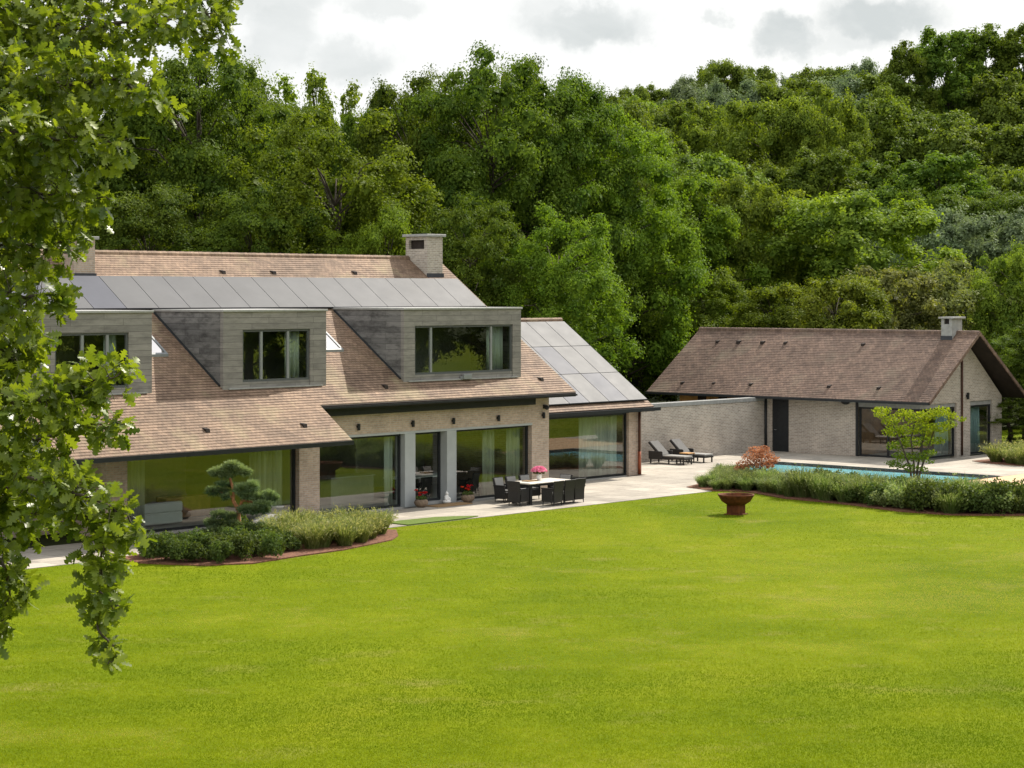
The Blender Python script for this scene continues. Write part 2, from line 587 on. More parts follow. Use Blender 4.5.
M['redmaple'] = leaf_mat('red_maple_leaves', (0.28, 0.10, 0.05, 1), (0.56, 0.27, 0.16, 1), 0.42, (1.1, 0.95, 0.85, 1), objvar=0.0)
M['yellowmaple'] = leaf_mat('lime_maple_leaves', (0.075, 0.150, 0.014, 1), (0.34, 0.42, 0.025, 1), 0.42, (1.12, 1.15, 0.4, 1), objvar=0.0)
# ------------------------------------------------------------------ scattered templates (leaves, blades, petals)
def scatter_mesh(name, tv, tf, cen, bx, by, bz, size, tint, smooth=False):
    """place a small template polygon mesh N times; one mesh, tint stored per face"""
    tv = np.asarray(tv, float)
    N, K = len(cen), len(tv)
    size = np.asarray(size, float).reshape(N, 1, 1)
    co = (bx[:, None, :] * tv[None, :, 0:1] + by[:, None, :] * tv[None, :, 1:2] + bz[:, None, :] * tv[None, :, 2:3]) * size + cen[:, None, :]
    co = co.reshape(-1, 3)
    nl = np.array([len(f) for f in tf])
    flat = np.concatenate([np.array(f) for f in tf])
    loops = (flat[None, :] + (np.arange(N) * K)[:, None]).reshape(-1)
    tot = np.tile(nl, N)
    start = np.concatenate([[0], np.cumsum(tot)[:-1]])
    me = bpy.data.meshes.new(name)
    me.vertices.add(len(co))
    me.vertices.foreach_set('co', co.astype(np.float32).ravel())
    me.loops.add(len(loops))
    me.loops.foreach_set('vertex_index', loops.astype(np.int32))
    me.polygons.add(len(tot))
    me.polygons.foreach_set('loop_start', start.astype(np.int32))
    try:
        me.polygons.foreach_set('loop_total', tot.astype(np.int32))
    except Exception:
        pass
    a = me.attributes.new('tint', 'FLOAT', 'FACE')
    a.data.foreach_set('value', np.repeat(np.clip(tint, 0, 1), len(tf)).astype(np.float32))
    if smooth:
        me.polygons.foreach_set('use_smooth', np.ones(len(tot), bool))
    me.update(calc_edges=True)
    return me


def unit(a):
    return a / np.maximum(np.linalg.norm(a, axis=1, keepdims=True), 1e-9)


def frames(nrm, rg, along=None):
    """random tangent frames about normals; along biases the x axis"""
    t = rg.normal(size=nrm.shape) if along is None else along + 0.35 * rg.normal(size=nrm.shape)
    t = unit(t - nrm * np.sum(t * nrm, axis=1, keepdims=True))
    return t, np.cross(nrm, t), nrm


LEAF_V = [(-0.5, 0, 0), (-0.05, -0.34, 0.09), (0.5, 0, -0.04), (-0.05, 0.34, 0.09)]
LEAF_F = [(0, 1, 2), (0, 2, 3)]


def crown_profile(kind):
    return {
        'oak':   lambda t: math.sqrt(max(0.0, 1 - t ** 3.2)) * min(1, 0.72 + 0.9 * t),
        'tall':  lambda t: math.sin(math.pi * (0.06 + 0.93 * t) ** 0.9) ** 0.8 * (1.05 - 0.35 * t),
        'thin':  lambda t: max(0.22, (1 - t) ** 0.6 * min(1, 0.35 + 3 * t)),
        'dome':  lambda t: math.sqrt(max(0.0, 1 - t ** 2.2)) * min(1, 0.75 + t),
    }[kind]


def make_crown(seed, H, Rr, zb, kind, npuff, nleaf, ls, m, flat=0.72, ragged=0.07):
    rg = np.random.default_rng(seed)
    prof = crown_profile(kind)
    lob = rg.uniform(0, 6.28, 6)
    cen, pr = [], []
    while len(cen) < npuff and kind != 'thin':
        q = unit(rg.normal(size=(1, 3)))[0]
        if q[2] < -.25 and rg.uniform() < .6: continue
        a = math.atan2(q[1], q[0])
        bump_ = 1 + 0.13 * math.sin(2 * a + lob[0] + 2 * q[2]) + 0.10 * math.sin(3 * a + lob[1] - 4 * q[2]) + 0.10 * math.sin(5 * q[2] + 4 * a + lob[2])
        rad_ = rg.uniform(.17, .31) * Rr
        sh = rg.uniform(.80, 1.0) if rg.uniform() < .78 else rg.uniform(.25, .75)
        q[:2] *= 1 / max(.2, math.hypot(q[0], q[1])) ** .28
        wid = {'oak': 1.0, 'dome': 1.0, 'tall': 1.0 - .22 * q[2]}[kind]
        hz = .5 * (H - zb)
        cz = {'oak': .50, 'dome': .42, 'tall': .46}[kind]
        up = (1 - cz) * (H - zb) if q[2] > 0 else cz * (H - zb)
        cen.append(np.array([q[0] * (Rr - .6 * rad_) * sh * bump_ * wid, q[1] * (Rr - .6 * rad_) * sh * bump_ * wid,
                             zb + cz * (H - zb) + q[2] * (up - .72 * rad_) * sh * (.88 + .12 * bump_)]))
        pr.append(rad_)
    while len(cen) < npuff:
        t = rg.uniform(0, 1)
        pf = prof(t)
        if rg.uniform() > 0.35 + 0.65 * pf: continue
        a = rg.uniform(0, 2 * math.pi)
        bump_ = 1 + 0.16 * math.sin(2 * a + lob[0] + 3 * t) + 0.13 * math.sin(3 * a + lob[1] - 5 * t) + 0.1 * math.sin(5 * t * 3 + lob[2])
        rr = Rr * pf * bump_ * math.sqrt(rg.uniform(0.12, 1.0))
        p = np.array([rr * math.cos(a), rr * math.sin(a), zb + (H - zb) * (0.03 + 0.89 * t)])
        cen.append(p)
        pr.append(rg.uniform(0.19, 0.33) * Rr * (0.80 + 0.28 * pf))
    cen, pr = np.array(cen), np.array(pr)
    w = pr ** 2
    cnt = np.maximum(8, (nleaf * w / w.sum()).astype(int))
    ptint = rg.uniform(0.1, 0.9, npuff)
    idx = np.repeat(np.arange(npuff), cnt)
    N = len(idx)
    d = unit(rg.normal(size=(N, 3)))
    low = d[:, 2] < -0.15
    flip = low & (rg.uniform(size=N) < 0.7)
    d[flip, 2] *= -1
    rad = pr[idx] * (0.25 + 0.5 * rg.uniform(size=N) ** 0.6)
    # twigs: clumps of leaves drawn to a few spokes on each puff
    NS = 11
    spoke = unit(rg.normal(size=(npuff, NS, 3)) + np.array([0, 0, .35]))
    slen = rg.uniform(.62, 1.12, (npuff, NS))
    stint = rg.uniform(-.22, .22, (npuff, NS))
    ks = rg.integers(0, NS, N)
    use = rg.uniform(size=N) < 0.86
    ball = unit(rg.normal(size=(N, 3))) * (rg.uniform(size=(N, 1)) ** .45) * .36
    off = np.where(use[:, None], (spoke[idx, ks] * slen[idx, ks][:, None] + ball) * pr[idx][:, None], d * rad[:, None])
    off[:, 2] *= flat
    d = np.where(use[:, None], unit(spoke[idx, ks] + 1.6 * ball), d)
    c = cen[idx] + off
    nrm = unit(0.8 * d + np.array([0, 0, 0.35]) + 0.6 * unit(rg.normal(size=(N, 3))))
    bx, by, bz = frames(nrm, rg)
    tint = ptint[idx] * 0.55 + 0.35 * rg.uniform(size=N) + np.where(use, stint[idx, ks], 0) + .05
    size = ls * rg.uniform(0.6, 1.35, N)
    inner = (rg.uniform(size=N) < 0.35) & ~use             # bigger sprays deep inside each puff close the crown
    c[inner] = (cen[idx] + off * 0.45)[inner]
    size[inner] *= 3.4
    tint[inner] *= 0.5  # inner leaves take the darker green, crown shade put into the colour
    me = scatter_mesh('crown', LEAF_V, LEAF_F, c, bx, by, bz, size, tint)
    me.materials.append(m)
    # trunk with limbs reaching into the puffs
    mb = MB()
    top = zb + (H - zb) * 0.7
    lean = rg.uniform(-0.5, 0.5, 2)
    spine = [(lean[0] * (z / H) ** 2 * 2 + 0.15 * math.sin(z), lean[1] * (z / H) ** 2 * 2, z) for z in np.linspace(-0.6, top, 9)]
    r0 = 0.022 * H
    mb.tube(spine, [r0 * (1.1 - 1.0 * i / 8) for i in range(9)], 8)
    order = rg.permutation(npuff)[:min(npuff, 42)]
    for k in order:
        e = cen[k]
        zs = max(zb * 0.75, min(top * 0.95, e[2] - rg.uniform(0.15, 0.45) * np.hypot(e[0], e[1]) - 0.4))
        s = np.array([0.0, 0.0, zs])
        mid = s * 0.5 + e * 0.5 + np.array([0, 0, 0.06 * H * rg.uniform(0, 1)])
        mb.tube([s, mid, e], [r0 * 0.16, r0 * 0.10, 0.02], 5, cap=False)
    tr = mb.mesh('trunk', smooth=True)
    tr.materials.append(M['bark'])
    return me, tr, H, Rr


# ------------------------------------------------------------------ world, sun, camera
SUN_AZ, SUN_EL = R(36), R(43.5)
world = bpy.data.worlds.new('World')
sc.world = world
world.use_nodes = True
wn = world.node_tree
wn.nodes.clear()
x = NT(wn)
wout = wn.nodes.new('ShaderNodeOutputWorld')
sky = wn.nodes.new('ShaderNodeTexSky')
sky.sky_type = 'NISHITA'
sky.sun_disc = False
sky.sun_elevation = SUN_EL
sky.sun_rotation = SUN_AZ
sky.air_density = 1.0
sky.dust_density = 1.5
bg = x.n('ShaderNodeBackground')
bg.inputs['Strength'].default_value = 0.1
tc = x.n('ShaderNodeTexCoord')
dirv = tc.outputs['Generated']
n1 = x.noise(x.mapv(dirv, (1, 1, 2.2)), 3.2, 6, 0.62, 0.3)
n2 = x.noise(x.mapv(dirv, (1, 1, 1.6)), 14, 6, 0.6, 0.4)


def px_dir(px, py):
    return Vector(((px - 512) / FPX, 1.0, (HY - py) / FPX)).normalized()


# grey undersides of a few separate clouds: (pixel the cloud is seen at, half width, half height, depth)
CLOUDS = [(285, 35, 34, 40, .85), (272, 5, 60, 14, .7), (350, 66, 44, 20, .75), (385, 8, 40, 12, .5), (585, 22, 62, 22, .95), (545, 8, 26, 18, .6), (786, 36, 34, 19, 1.0),
          (880, 18, 56, 24, 1.0), (845, 40, 40, 12, .55), (712, 20, 10, 9, .5), (636, 28, 22, 14, .5), (310, 62, 22, 14, .6), (198, 40, 26, 40, .55)]
tot = None
wob = x.n('ShaderNodeTexNoise')
wob.inputs['Scale'].default_value = 34
wob.inputs['Detail'].default_value = 6
wob.inputs['Roughness'].default_value = 0.62
x.l(dirv, wob.inputs['Vector'])
wv = x.n('ShaderNodeVectorMath', operation='SUBTRACT')
x.l(wob.outputs['Color'], wv.inputs[0])
wv.inputs[1].default_value = (0.5, 0.5, 0.5)
ws = x.n('ShaderNodeVectorMath', operation='SCALE')
x.l(wv.outputs[0], ws.inputs[0])
ws.inputs['Scale'].default_value = 0.036
dv = x.n('ShaderNodeVectorMath', operation='ADD')
x.l(dirv, dv.inputs[0])
x.l(ws.outputs[0], dv.inputs[1])
for (px, py, hw, hh, dep) in CLOUDS:
    c = px_dir(px, py)
    sub = x.n('ShaderNodeVectorMath', operation='SUBTRACT')
    x.l(dv.outputs[0], sub.inputs[0])
    sub.inputs[1].default_value = c
    mu = x.n('ShaderNodeVectorMath', operation='MULTIPLY')
    x.l(sub.outputs[0], mu.inputs[0])
    mu.inputs[1].default_value = (FPX / hw * .8, FPX / hw * .8, FPX / hh * .8)
    ln = x.n('ShaderNodeVectorMath', operation='LENGTH')
    x.l(mu.outputs[0], ln.inputs[0])
    mr = x.n('ShaderNodeMapRange', interpolation_type='SMOOTHSTEP')
    x.l(ln.outputs['Value'], mr.inputs[0])
    mr.inputs[1].default_value = 1.12
    mr.inputs[2].default_value = 0.5
    mr.inputs[3].default_value = 0.0
    mr.inputs[4].default_value = dep
    tot = mr.outputs[0] if tot is None else x.math('MAXIMUM', tot, mr.outputs[0])
CLOUD_WHITE = 6.3
white = x.ramp(n1, [(0.35, (CLOUD_WHITE * 0.97, CLOUD_WHITE * 0.985, CLOUD_WHITE * 0.98, 1)), (0.7, (CLOUD_WHITE * 1.03, CLOUD_WHITE * 1.03, CLOUD_WHITE * 1.0, 1))])
grey = (4.1, 4.35, 4.35, 1)
cl = x.mix(white, grey, x.math('MULTIPLY', tot, x.ramp(n2, [(0.3, 0.5), (0.6, 1.0)])))
# open blue patches only high up, broken cloud all round the horizon
sep = x.n('ShaderNodeSeparateXYZ')
x.l(dirv, sep.inputs[0])
cover = x.math('SUBTRACT', 1.0, x.math('MULTIPLY', x.ramp(sep.outputs[2], [(0.3, 0.0), (0.6, 1.0)]), x.ramp(n1, [(0.40, 1.0), (0.58, 0.0)])))
cl = x.mix(cl, x.ramp(sep.outputs[2], [(0.18, 1.0), (0.55, 1.6)]), 1.0, 'MULTIPLY')
x.l(x.mix(sky.outputs[0], cl, cover), bg.inputs['Color'])
x.l(bg.outputs[0], wout.inputs['Surface'])

sd = bpy.data.lights.new('sun', 'SUN')
sd.energy = 4.0
sd.angle = R(0.5)
sd.color = (1.0, 0.93, 0.82)
so = bpy.data.objects.new('sun', sd)
COL.objects.link(so)
tosun = Vector((math.sin(SUN_AZ) * math.cos(SUN_EL), math.cos(SUN_AZ) * math.cos(SUN_EL), math.sin(SUN_EL)))
so.rotation_euler = tosun.to_track_quat('Z', 'Y').to_euler()
so.location = (0, 0, 60)

cd = bpy.data.cameras.new('camera')
cd.sensor_width = 36
cd.lens = FPX / 1024 * 36
cd.shift_y = -(384 - HY) / 1024
cd.clip_start = 0.5
cd.clip_end = 6000
co_ = bpy.data.objects.new('camera', cd)
COL.objects.link(co_)
co_.location = (0, 0, H_CAM)
co_.rotation_euler = (R(90), 0, 0)
sc.camera = co_
sc.view_settings.view_transform = 'Standard'
sc.view_settings.look = 'None'
sc.view_settings.exposure = 0.72
sc.view_settings.gamma = 1.0
sc.cycles.use_denoising = True
sc.cycles.max_bounces = 8
sc.cycles.transparent_max_bounces = 12
sc.cycles.sample_clamp_indirect = 6


# ------------------------------------------------------------------ ground, lawn, paving, pool
def smooth(a, b, t):
    t = min(1, max(0, (t - a) / (b - a)))
    return t * t * (3 - 2 * t)


def terrain(px, py):
    d = py + 0.12 * px
    h = 0.0
    if d > 118:
        h = 26 * smooth(118, 330, d) + 0.05 * max(0, min(d, 900) - 330)
        h *= 0.45 + 0.55 * smooth(-60, 25, px)
    return h


def ground_h(px, py):
    u, v = local(px, py)
    if 7 < u < 23 and -14 < v < 7: return -1.9
    return terrain(px, py) - 0.05


def ticks(lo, hi, a, b, fine, coarse):
    out, t = [], lo
    while t < hi:
        out.append(t)
        s = t
        t += fine if a <= t < b else coarse
        if s < a < t: t = a
    return out + [hi]


xs = ticks(-3000, 3000, -140, 160, 4, 110)
ys = ticks(-900, 5200, 20, 380, 4, 130)
mb = MB()
mb.v = [(a, b, ground_h(a, b)) for b in ys for a in xs]
nx = len(xs)
mb.f = [(j * nx + i, j * nx + i + 1, (j + 1) * nx + i + 1, (j + 1) * nx + i) for j in range(len(ys) - 1) for i in range(nx - 1)]
tag(mb.obj('ground', M['ground'], smooth=True), kind='structure')


def flat_poly(name, pts, z, m, thick=0.25, kind='structure', label=None, world_pts=False):
    mb = MB()
    P = [(p[0], p[1]) if world_pts else tuple(W(p[0], p[1])[:2]) for p in pts]
    ar = sum(P[i][0] * P[(i + 1) % len(P)][1] - P[(i + 1) % len(P)][0] * P[i][1] for i in range(len(P)))
    if ar < 0: P = P[::-1]
    mb.prism(P, 'z', z - thick, z)
    return tag(mb.obj(name, m), label=label, kind=kind)


LAWN = [(-300, -4.12), (5.2, -4.12), (5.6, -7), (5.4, -14.04), (33, -14.04), (33.05, 6), (60, 6), (300, -10), (300, -260), (-300, -260)]
flat_poly('lawn', LAWN, 0.0, M['lawn'], 2.2)
flat_poly('lawn', [(-300, -4.13), (-25.6, -4.13), (-25.6, 24), (-300, 24)], -0.002, M['lawn'], 2.2)


def hsheet(name, rects, z, m, thick=0.3):
    o = bpy.data.objects.new(name, None)
    mb = MB()
    for r in rects: mb.box(r[0], r[1], r[2], r[3], z - thick, z)
    ob = mb.obj(name, m)
    bpy.data.objects.remove(o)
    ob.location = W(0, 0)
    ob.rotation_euler = (0, 0, PHI)
    return tag(ob, kind='structure')


PU0, PU1, PV0, PV1 = 12.6, 17.15, -8.6, 2.12
hsheet('terrace', [(-25.5, -0.36, -4.1, -0.36), (-0.36, 8.2, -4.1, 2.0), (8.2, PU0, -3.2, 6.2), (PU0, PU1, PV1, 6.2), (PU1, 22.4, -8.8, 6.2),
                   (5.3, PU0, -8.8, -3.2), (22.4, 33, -14, -2.4), (5.3, 12.6, -14, -8.8)], 0.012, M['paving'], 1.2)
hsheet('deck', [(12.65, 22.39, -14, -8.84)], 0.016, M['deck'], 1.2)
# pool: basin walls, floor, tile band and water
mb = MB()
mb.box(PU0, PU1, PV0, PV1, -1.6, -1.5)
mb.box(PU0 - .02, PU0, PV0, PV1, -1.5, -0.2).box(PU1, PU1 + .02, PV0, PV1, -1.5, -0.2)
mb.box(PU0, PU1, PV0 - .02, PV0, -1.5, -0.2).box(PU0, PU1, PV1, PV1 + .02, -1.5, -0.2)
pb = mb.obj('pool_basin', M['poolwall'])
pb.location = W(0, 0); pb.rotation_euler = (0, 0, PHI); tag(pb, kind='structure')
mb = MB()
mb.box(PU0 - .03, PU0, PV0, PV1, -0.2, 0.02).box(PU1, PU1 + .03, PV0, PV1, -0.2, 0.02)
mb.box(PU0 - .03, PU1 + .03, PV0 - .03, PV0, -0.2, 0.02).box(PU0 - .03, PU1 + .03, PV1, PV1 + .03, -0.2, 0.02)
pe = mb.obj('pool_edge', M['lead'])
pe.location = W(0, 0); pe.rotation_euler = (0, 0, PHI); tag(pe, kind='structure')
mb = MB()
mb.quad((PU0, PV0, -.11), (PU1, PV0, -.11), (PU1, PV1, -.11), (PU0, PV1, -.11))
pw = mb.obj('water', M['water'])
pw.location = W(0, 0); pw.rotation_euler = (0, 0, PHI); tag(pw, kind='structure')

BED1 = [(-22.8, -4.2), (-22.6, -5.6), (-21.9, -7.0), (-20.7, -7.7), (-18.7, -7.4), (-17.1, -7.3), (-15.6, -6.9), (-14.4, -6.55), (-13.5, -5.9), (-12.5, -4.8), (-12.9, -4.0), (-15, -3.4), (-19, -3.2)]
BED2 = [(4.9, -2.5), (4.35, -4.1), (4.9, -5.2), (4.4, -6.4), (3.7, -7.8), (3.6, -9.3), (3.4, -10.6), (2.6, -13.1), (2.75, -15), (3.7, -16.3), (5.2, -17.6), (7.6, -19), (7.7, -9), (8.2, -3.5), (10.6, -0.4), (10.0, 0.2), (7, -1.8)]
BED3 = [(23.0, -4.0), (22.3, -5.2), (21.9, -7.5), (21.8, -12), (25, -12), (25.6, -4.2)]
flat_poly('flower_bed', BED1, 0.035, M['mulch'], 0.3)
flat_poly('flower_bed', BED2, 0.035, M['mulch'], 0.3)
flat_poly('flower_bed', BED3, 0.035, M['mulch'], 0.3)

# ------------------------------------------------------------------ MAIN HOUSE
KR, Z0 = 0.6975, 4.175                       # roof slope and height over the facade


def rz(v): return Z0 + KR * v


def courses(regions, slope_at, step=0.13, lift=0.016, swap=False, edge_drop=0.0):
    """tile courses as real steps.  regions: function v -> list of (a0,a1); slope_at(v) -> z"""
    mb = MB()
    v0, v1 = regions['range']
    dv = step / math.sqrt(1 + KR * KR)
    n = int(round((v1 - v0) / dv))
    dv = (v1 - v0) / n
    for i in range(n):
        a, b = v0 + i * dv, v0 + (i + 1) * dv
        for (p, q) in regions['fn'](0.5 * (a + b)):
            za, zb_ = slope_at(a) + lift, slope_at(b)
            pts = [(p, a, za), (q, a, za), (q, b, zb_), (p, b, zb_), (p, a, slope_at(a) - 0.01), (q, a, slope_at(a) - 0.01)]
            if swap: pts = [(y, x_, z) for (x_, y, z) in pts]
            mb.add(pts, [(0, 1, 2, 3), (4, 5, 1, 0)])
    return mb


D1, D2, D3 = (-22.4, -18.0), (-15.23, -10.9), (-7.35, -1.45)
DV0, DV1 = 0.1, 3.47
RID, ZRID = 6.32, rz(6.32)
ULEFT, UVERGE = -24.0, 0.63

house = hthing('country_house', 'long brick country house with terracotta tiled roof, three grey boarded dormers and solar panels', 'house', 0, 0)


def roof_int(v):
    if v < -0.8: base = [(ULEFT - .9, -11.92)]
    else: base = [(ULEFT - .9, UVERGE)]
    if DV0 < v < DV1:
        for d in (D1, D2, D3):
            nb = []
            for (a, b) in base:
                if d[0] > a and d[1] < b: nb += [(a, d[0]), (d[1], b)]
                else: nb.append((a, b))
            base = nb
    return base


mb = courses({'range': (-2.25, RID), 'fn': roof_int}, rz)
mb.v += []
n0 = len(mb.v)
# back slope, underside and edges
zr = ZRID
mb.add([(ULEFT - .9, RID, zr), (UVERGE, RID, zr), (UVERGE, 13.4, zr - KR * 7.08), (ULEFT - .9, 13.4, zr - KR * 7.08)], [(0, 1, 2, 3)])
roof = mb.obj('roof', M['tile'], house)
# ridge tiles
mb = MB()
u = ULEFT - .9
while u < UVERGE - 0.05:
    e = min(u + 0.4, UVERGE)
    mb.tube([(u, RID, zr - 0.05), (e - 0.01, RID, zr - 0.05)], [0.115, 0.125], 10)
    u = e
mb.obj('ridge_tiles', M['tile'], roof, smooth=False)
# dark timber underside of the overhangs
mb = MB()
tk = 0.13
def slab(mb, u0, u1, va, vb, f, t=tk, gap=0.012):
    mb.prism([(va, f(va) - gap), (vb, f(vb) - gap), (vb, f(vb) - gap - t), (va, f(va) - gap - t)], 'x', u0, u1)
slab(mb, ULEFT - .88, -11.94, -2.23, -0.78, rz)
slab(mb, ULEFT - .88, UVERGE - .03, -0.776, 0.098, rz)
for a, b in ((ULEFT - .88, D1[0]), (D1[1], D2[0]), (D2[1], D3[0]), (D3[1], UVERGE - .03)):
    slab(mb, a, b, 0.1, DV1, rz)
slab(mb, ULEFT - .88, UVERGE - .03, DV1 + .002, RID, rz)
mb.obj('roof_boarding', M['soffit'], roof)
# gutters and the deep dark beam above the windows
mb = MB()
mb.box(ULEFT - .9, -11.95, -2.37, -2.26, 2.47, 2.60)
mb.obj('gutter', M['dark'], house)
mb = MB()
mb.box(-11.2, -1.05, -0.30, -0.003, 3.24, 3.535)
mb.obj('eaves_beam', M['dark'], house)
mb = MB()
mb.box(-1.0, UVERGE - .02, -0.84, -0.78, 3.52, 3.58)
mb.box(-11.9, -1.0, -0.84, -0.78, 3.52, 3.58)
mb.obj('fascia', M['dark'], house)

# walls ------------------------------------------------------------
WT = 0.35
mb = MB()
mb.box(-19.72, -18.96, 0, WT, 0, 2.5)
mb.box(-12.12, -11.24, 0, WT, 0, 2.5)
mb.box(-19.72, -11.24, 0, WT, 2.5, 4.0)
mb.box(-11.24, -0.93, 0, WT, 2.56, 4.0)
mb.box(-0.93, 0, 0, WT, 0, 4.0)
mb.box(-19.72, -19.4, WT, 2.2, 0, 4.0)
mb.box(-24, -19.72, 2.2, 2.5, 0, 4.6)
mb.obj('front_wall', M['brick'], house)
mb = MB()
gab = lambda o: [(WT + .002, 0), (12.3, 0), (12.3, 4.3), (RID, zr - 0.18), (WT + .002, rz(WT) - 0.18)]
mb.prism(gab(0), 'x', -0.32, -0.002)
mb.prism([(2.502, 0), (12.3, 0), (12.3, 4.3), (RID, zr - .18), (2.502, rz(2.5) - .18)], 'x', -24, -23.7)
mb.box(-23.7, -0.32, 12.0, 12.3, 0, 4.3)
mb.obj('gable_wall', M['brick'], house)
mb = MB()
mb.box(-11.24, -0.93, -0.02, WT, 2.49, 2.56)
mb.obj('lintel', M['stone'], house)
for a, b in ((-7.38, -6.88), (-5.34, -4.87)):
    mb = MB()
    mb.box(a, b, -0.03, WT + .05, 0, 2.488)
    mb.obj('column', M['stone'], house, bevel=0.006)
# rooms behind the glass
mb = MB()
mb.box(-23.6, -0.34, 6.0, 6.1, 0.02, 2.6)
mb.box(-11.9, -11.75, 0.6, 5.99, 0.02, 2.6)
mb.box(-6.6, -6.5, 3.2, 5.99, 0.02, 2.6)
mb.obj('inner_wall', M['interior'], house)
mb = MB()
mb.box(-23.6, -0.34, 0.36, 12, 2.62, 2.72)
mb.box(-23.6, -0.34, 3.6, 3.7, 4.3, 6.4)
mb.obj('upper_floor', M['interior'], house)
mb = MB()
mb.box(-19.38, -0.34, 0.05, 6.0, -0.2, 0.02)
mb.obj('room_floor', M['floor'], house)


def window(parent, u0, u1, z0, z1, v, mulls=(), fw=0.06, name='window', m='dark', depth=0.08, pane='glass', axis='v', sill=None):
    """frame with a sheet of glass in it; axis v: lies in a plane v = const"""
    mb = MB()
    def bx(a, b, c, d, dd=0.0):
        if axis == 'v': mb.box(a, b, v - dd, v + depth, c, d)
        else: mb.box(v - dd, v + depth, a, b, c, d)
    bx(u0, u0 + fw, z0, z1); bx(u1 - fw, u1, z0, z1)
    bx(u0 + fw, u1 - fw, z0, z0 + fw); bx(u0 + fw, u1 - fw, z1 - fw, z1)
    for k in mulls: bx(k - fw / 2, k + fw / 2, z0 + fw, z1 - fw)
    fr = mb.obj(name, M[m], parent)
    g = MB()
    h = v + depth * 0.5
    if axis == 'v': g.quad((u0 + fw, h, z0 + fw), (u1 - fw, h, z0 + fw), (u1 - fw, h, z1 - fw), (u0 + fw, h, z1 - fw))
    else: g.quad((h, u0 + fw, z0 + fw), (h, u1 - fw, z0 + fw), (h, u1 - fw, z1 - fw), (h, u0 + fw, z1 - fw))
    g.obj('pane', M[pane], fr)
    return fr


window(house, -18.95, -12.13, 0.03, 2.495, 0.18, (), 0.07)
window(house, -11.23, -7.39, 0.03, 2.485, 0.18, (), 0.07)
dr = window(house, -6.87, -5.35, 0.1, 2.485, 0.28, (), 0.08, 'door')
mb = MB(); mb.tube([(-6.72, .25, .95), (-6.72, .22, .95), (-6.72, .22, 1.35), (-6.72, .25, 1.35)], .014, 6); mb.obj('handle', M['greyframe'], dr)
window(house, -4.86, -0.94, 0.03, 2.485, 0.18, (), 0.07)
mb = MB(); mb.box(-6.87, -5.35, -0.02, 0.36, 0.013, 0.1); mb.obj('doorstep', M['coping'], house)

# dormers ------------------------------------------------------------
def dormer(u0, u1, w0, w1, wz0, wz1, mulls, ztop=6.64):
    zb = Z0 + KR * 0.1 - 0.02
    f0 = 0.06
    mb = MB()
    t = 0.14
    mb.box(u0, w0, f0, f0 + t, zb, ztop)
    mb.box(w1, u1, f0, f0 + t, zb, ztop)
    mb.box(w0, w1, f0, f0 + t, wz1, ztop)
    mb.box(w0, w1, f0 + .04, f0 + t, zb, wz0)
    d = mb.obj('dormer', M['board'], house)
    va, vb = f0 + t + .002, DV1
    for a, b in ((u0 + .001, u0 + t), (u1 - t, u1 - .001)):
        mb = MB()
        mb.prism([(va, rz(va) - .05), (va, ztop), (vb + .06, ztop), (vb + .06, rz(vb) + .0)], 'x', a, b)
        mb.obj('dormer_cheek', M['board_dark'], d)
    mb = MB()
    mb.box(u0 - .04, u1 + .04, f0 - .05, DV1 + .12, ztop + .001, ztop + .07)
    mb.obj('dormer_roof', M['coping'], d, bevel=.006)
    mb = MB()
    mb.box(u0 + .2, u1 - .2, f0 - .06, f0 + .038, zb + .0, zb + .04)
    mb.obj('window_sill', M['coping'], d)
    mb = MB()
    mb.tube([(u0 - .03, va, rz(va) + .03), (u0 - .03, DV1, rz(DV1) + .03)], .035, 5)
    mb.obj('flashing', M['dark'], d)
    w = MB()
    fw = .07
    z0, z1 = wz0, wz1
    def bx(a, b, c, e, y0=f0 + .05, y1=f0 + .12): w.box(a, b, y0, y1, c, e)
    bx(w0 + .002, w0 + fw, z0, z1); bx(w1 - fw, w1 - .002, z0, z1)
    bx(w0 + fw, w1 - fw, z0, z0 + fw); bx(w0 + fw, w1 - fw, z1 - fw, z1)
    w.obj('window_frame', M['frame_dark'], d)
    for k in mulls:
        w = MB()
        bx(k - .045, k + .045, z0 + fw, z1 - fw)
        w.obj('mullion', M['greyframe'], d)
    w = MB()
    h = f0 + .09
    w.quad((w0 + fw, h, z0 + fw), (w1 - fw, h, z0 + fw), (w1 - fw, h, z1 - fw), (w0 + fw, h, z1 - fw))
    w.obj('pane', M['glass'], d)
    return d


dormer(D1[0], D1[1], -21.5, -18.86, 4.42, 6.06, (-20.5, -19.6))
dormer(D2[0], D2[1], -14.44, -11.6, 4.44, 6.08, (-13.62, -12.5))
dormer(D3[0], D3[1], -6.82, -1.88, 4.45, 6.12, (-5.98, -2.95), 6.66)
mb = MB()
mb.box(-4.55, -4.15, -0.09, 0.0, 4.24, 4.42); mb.box(-4.62, -4.55, -.03, .05, 4.22, 4.34)
mb.obj('floodlight', M['greyframe'], house, bevel=.01)


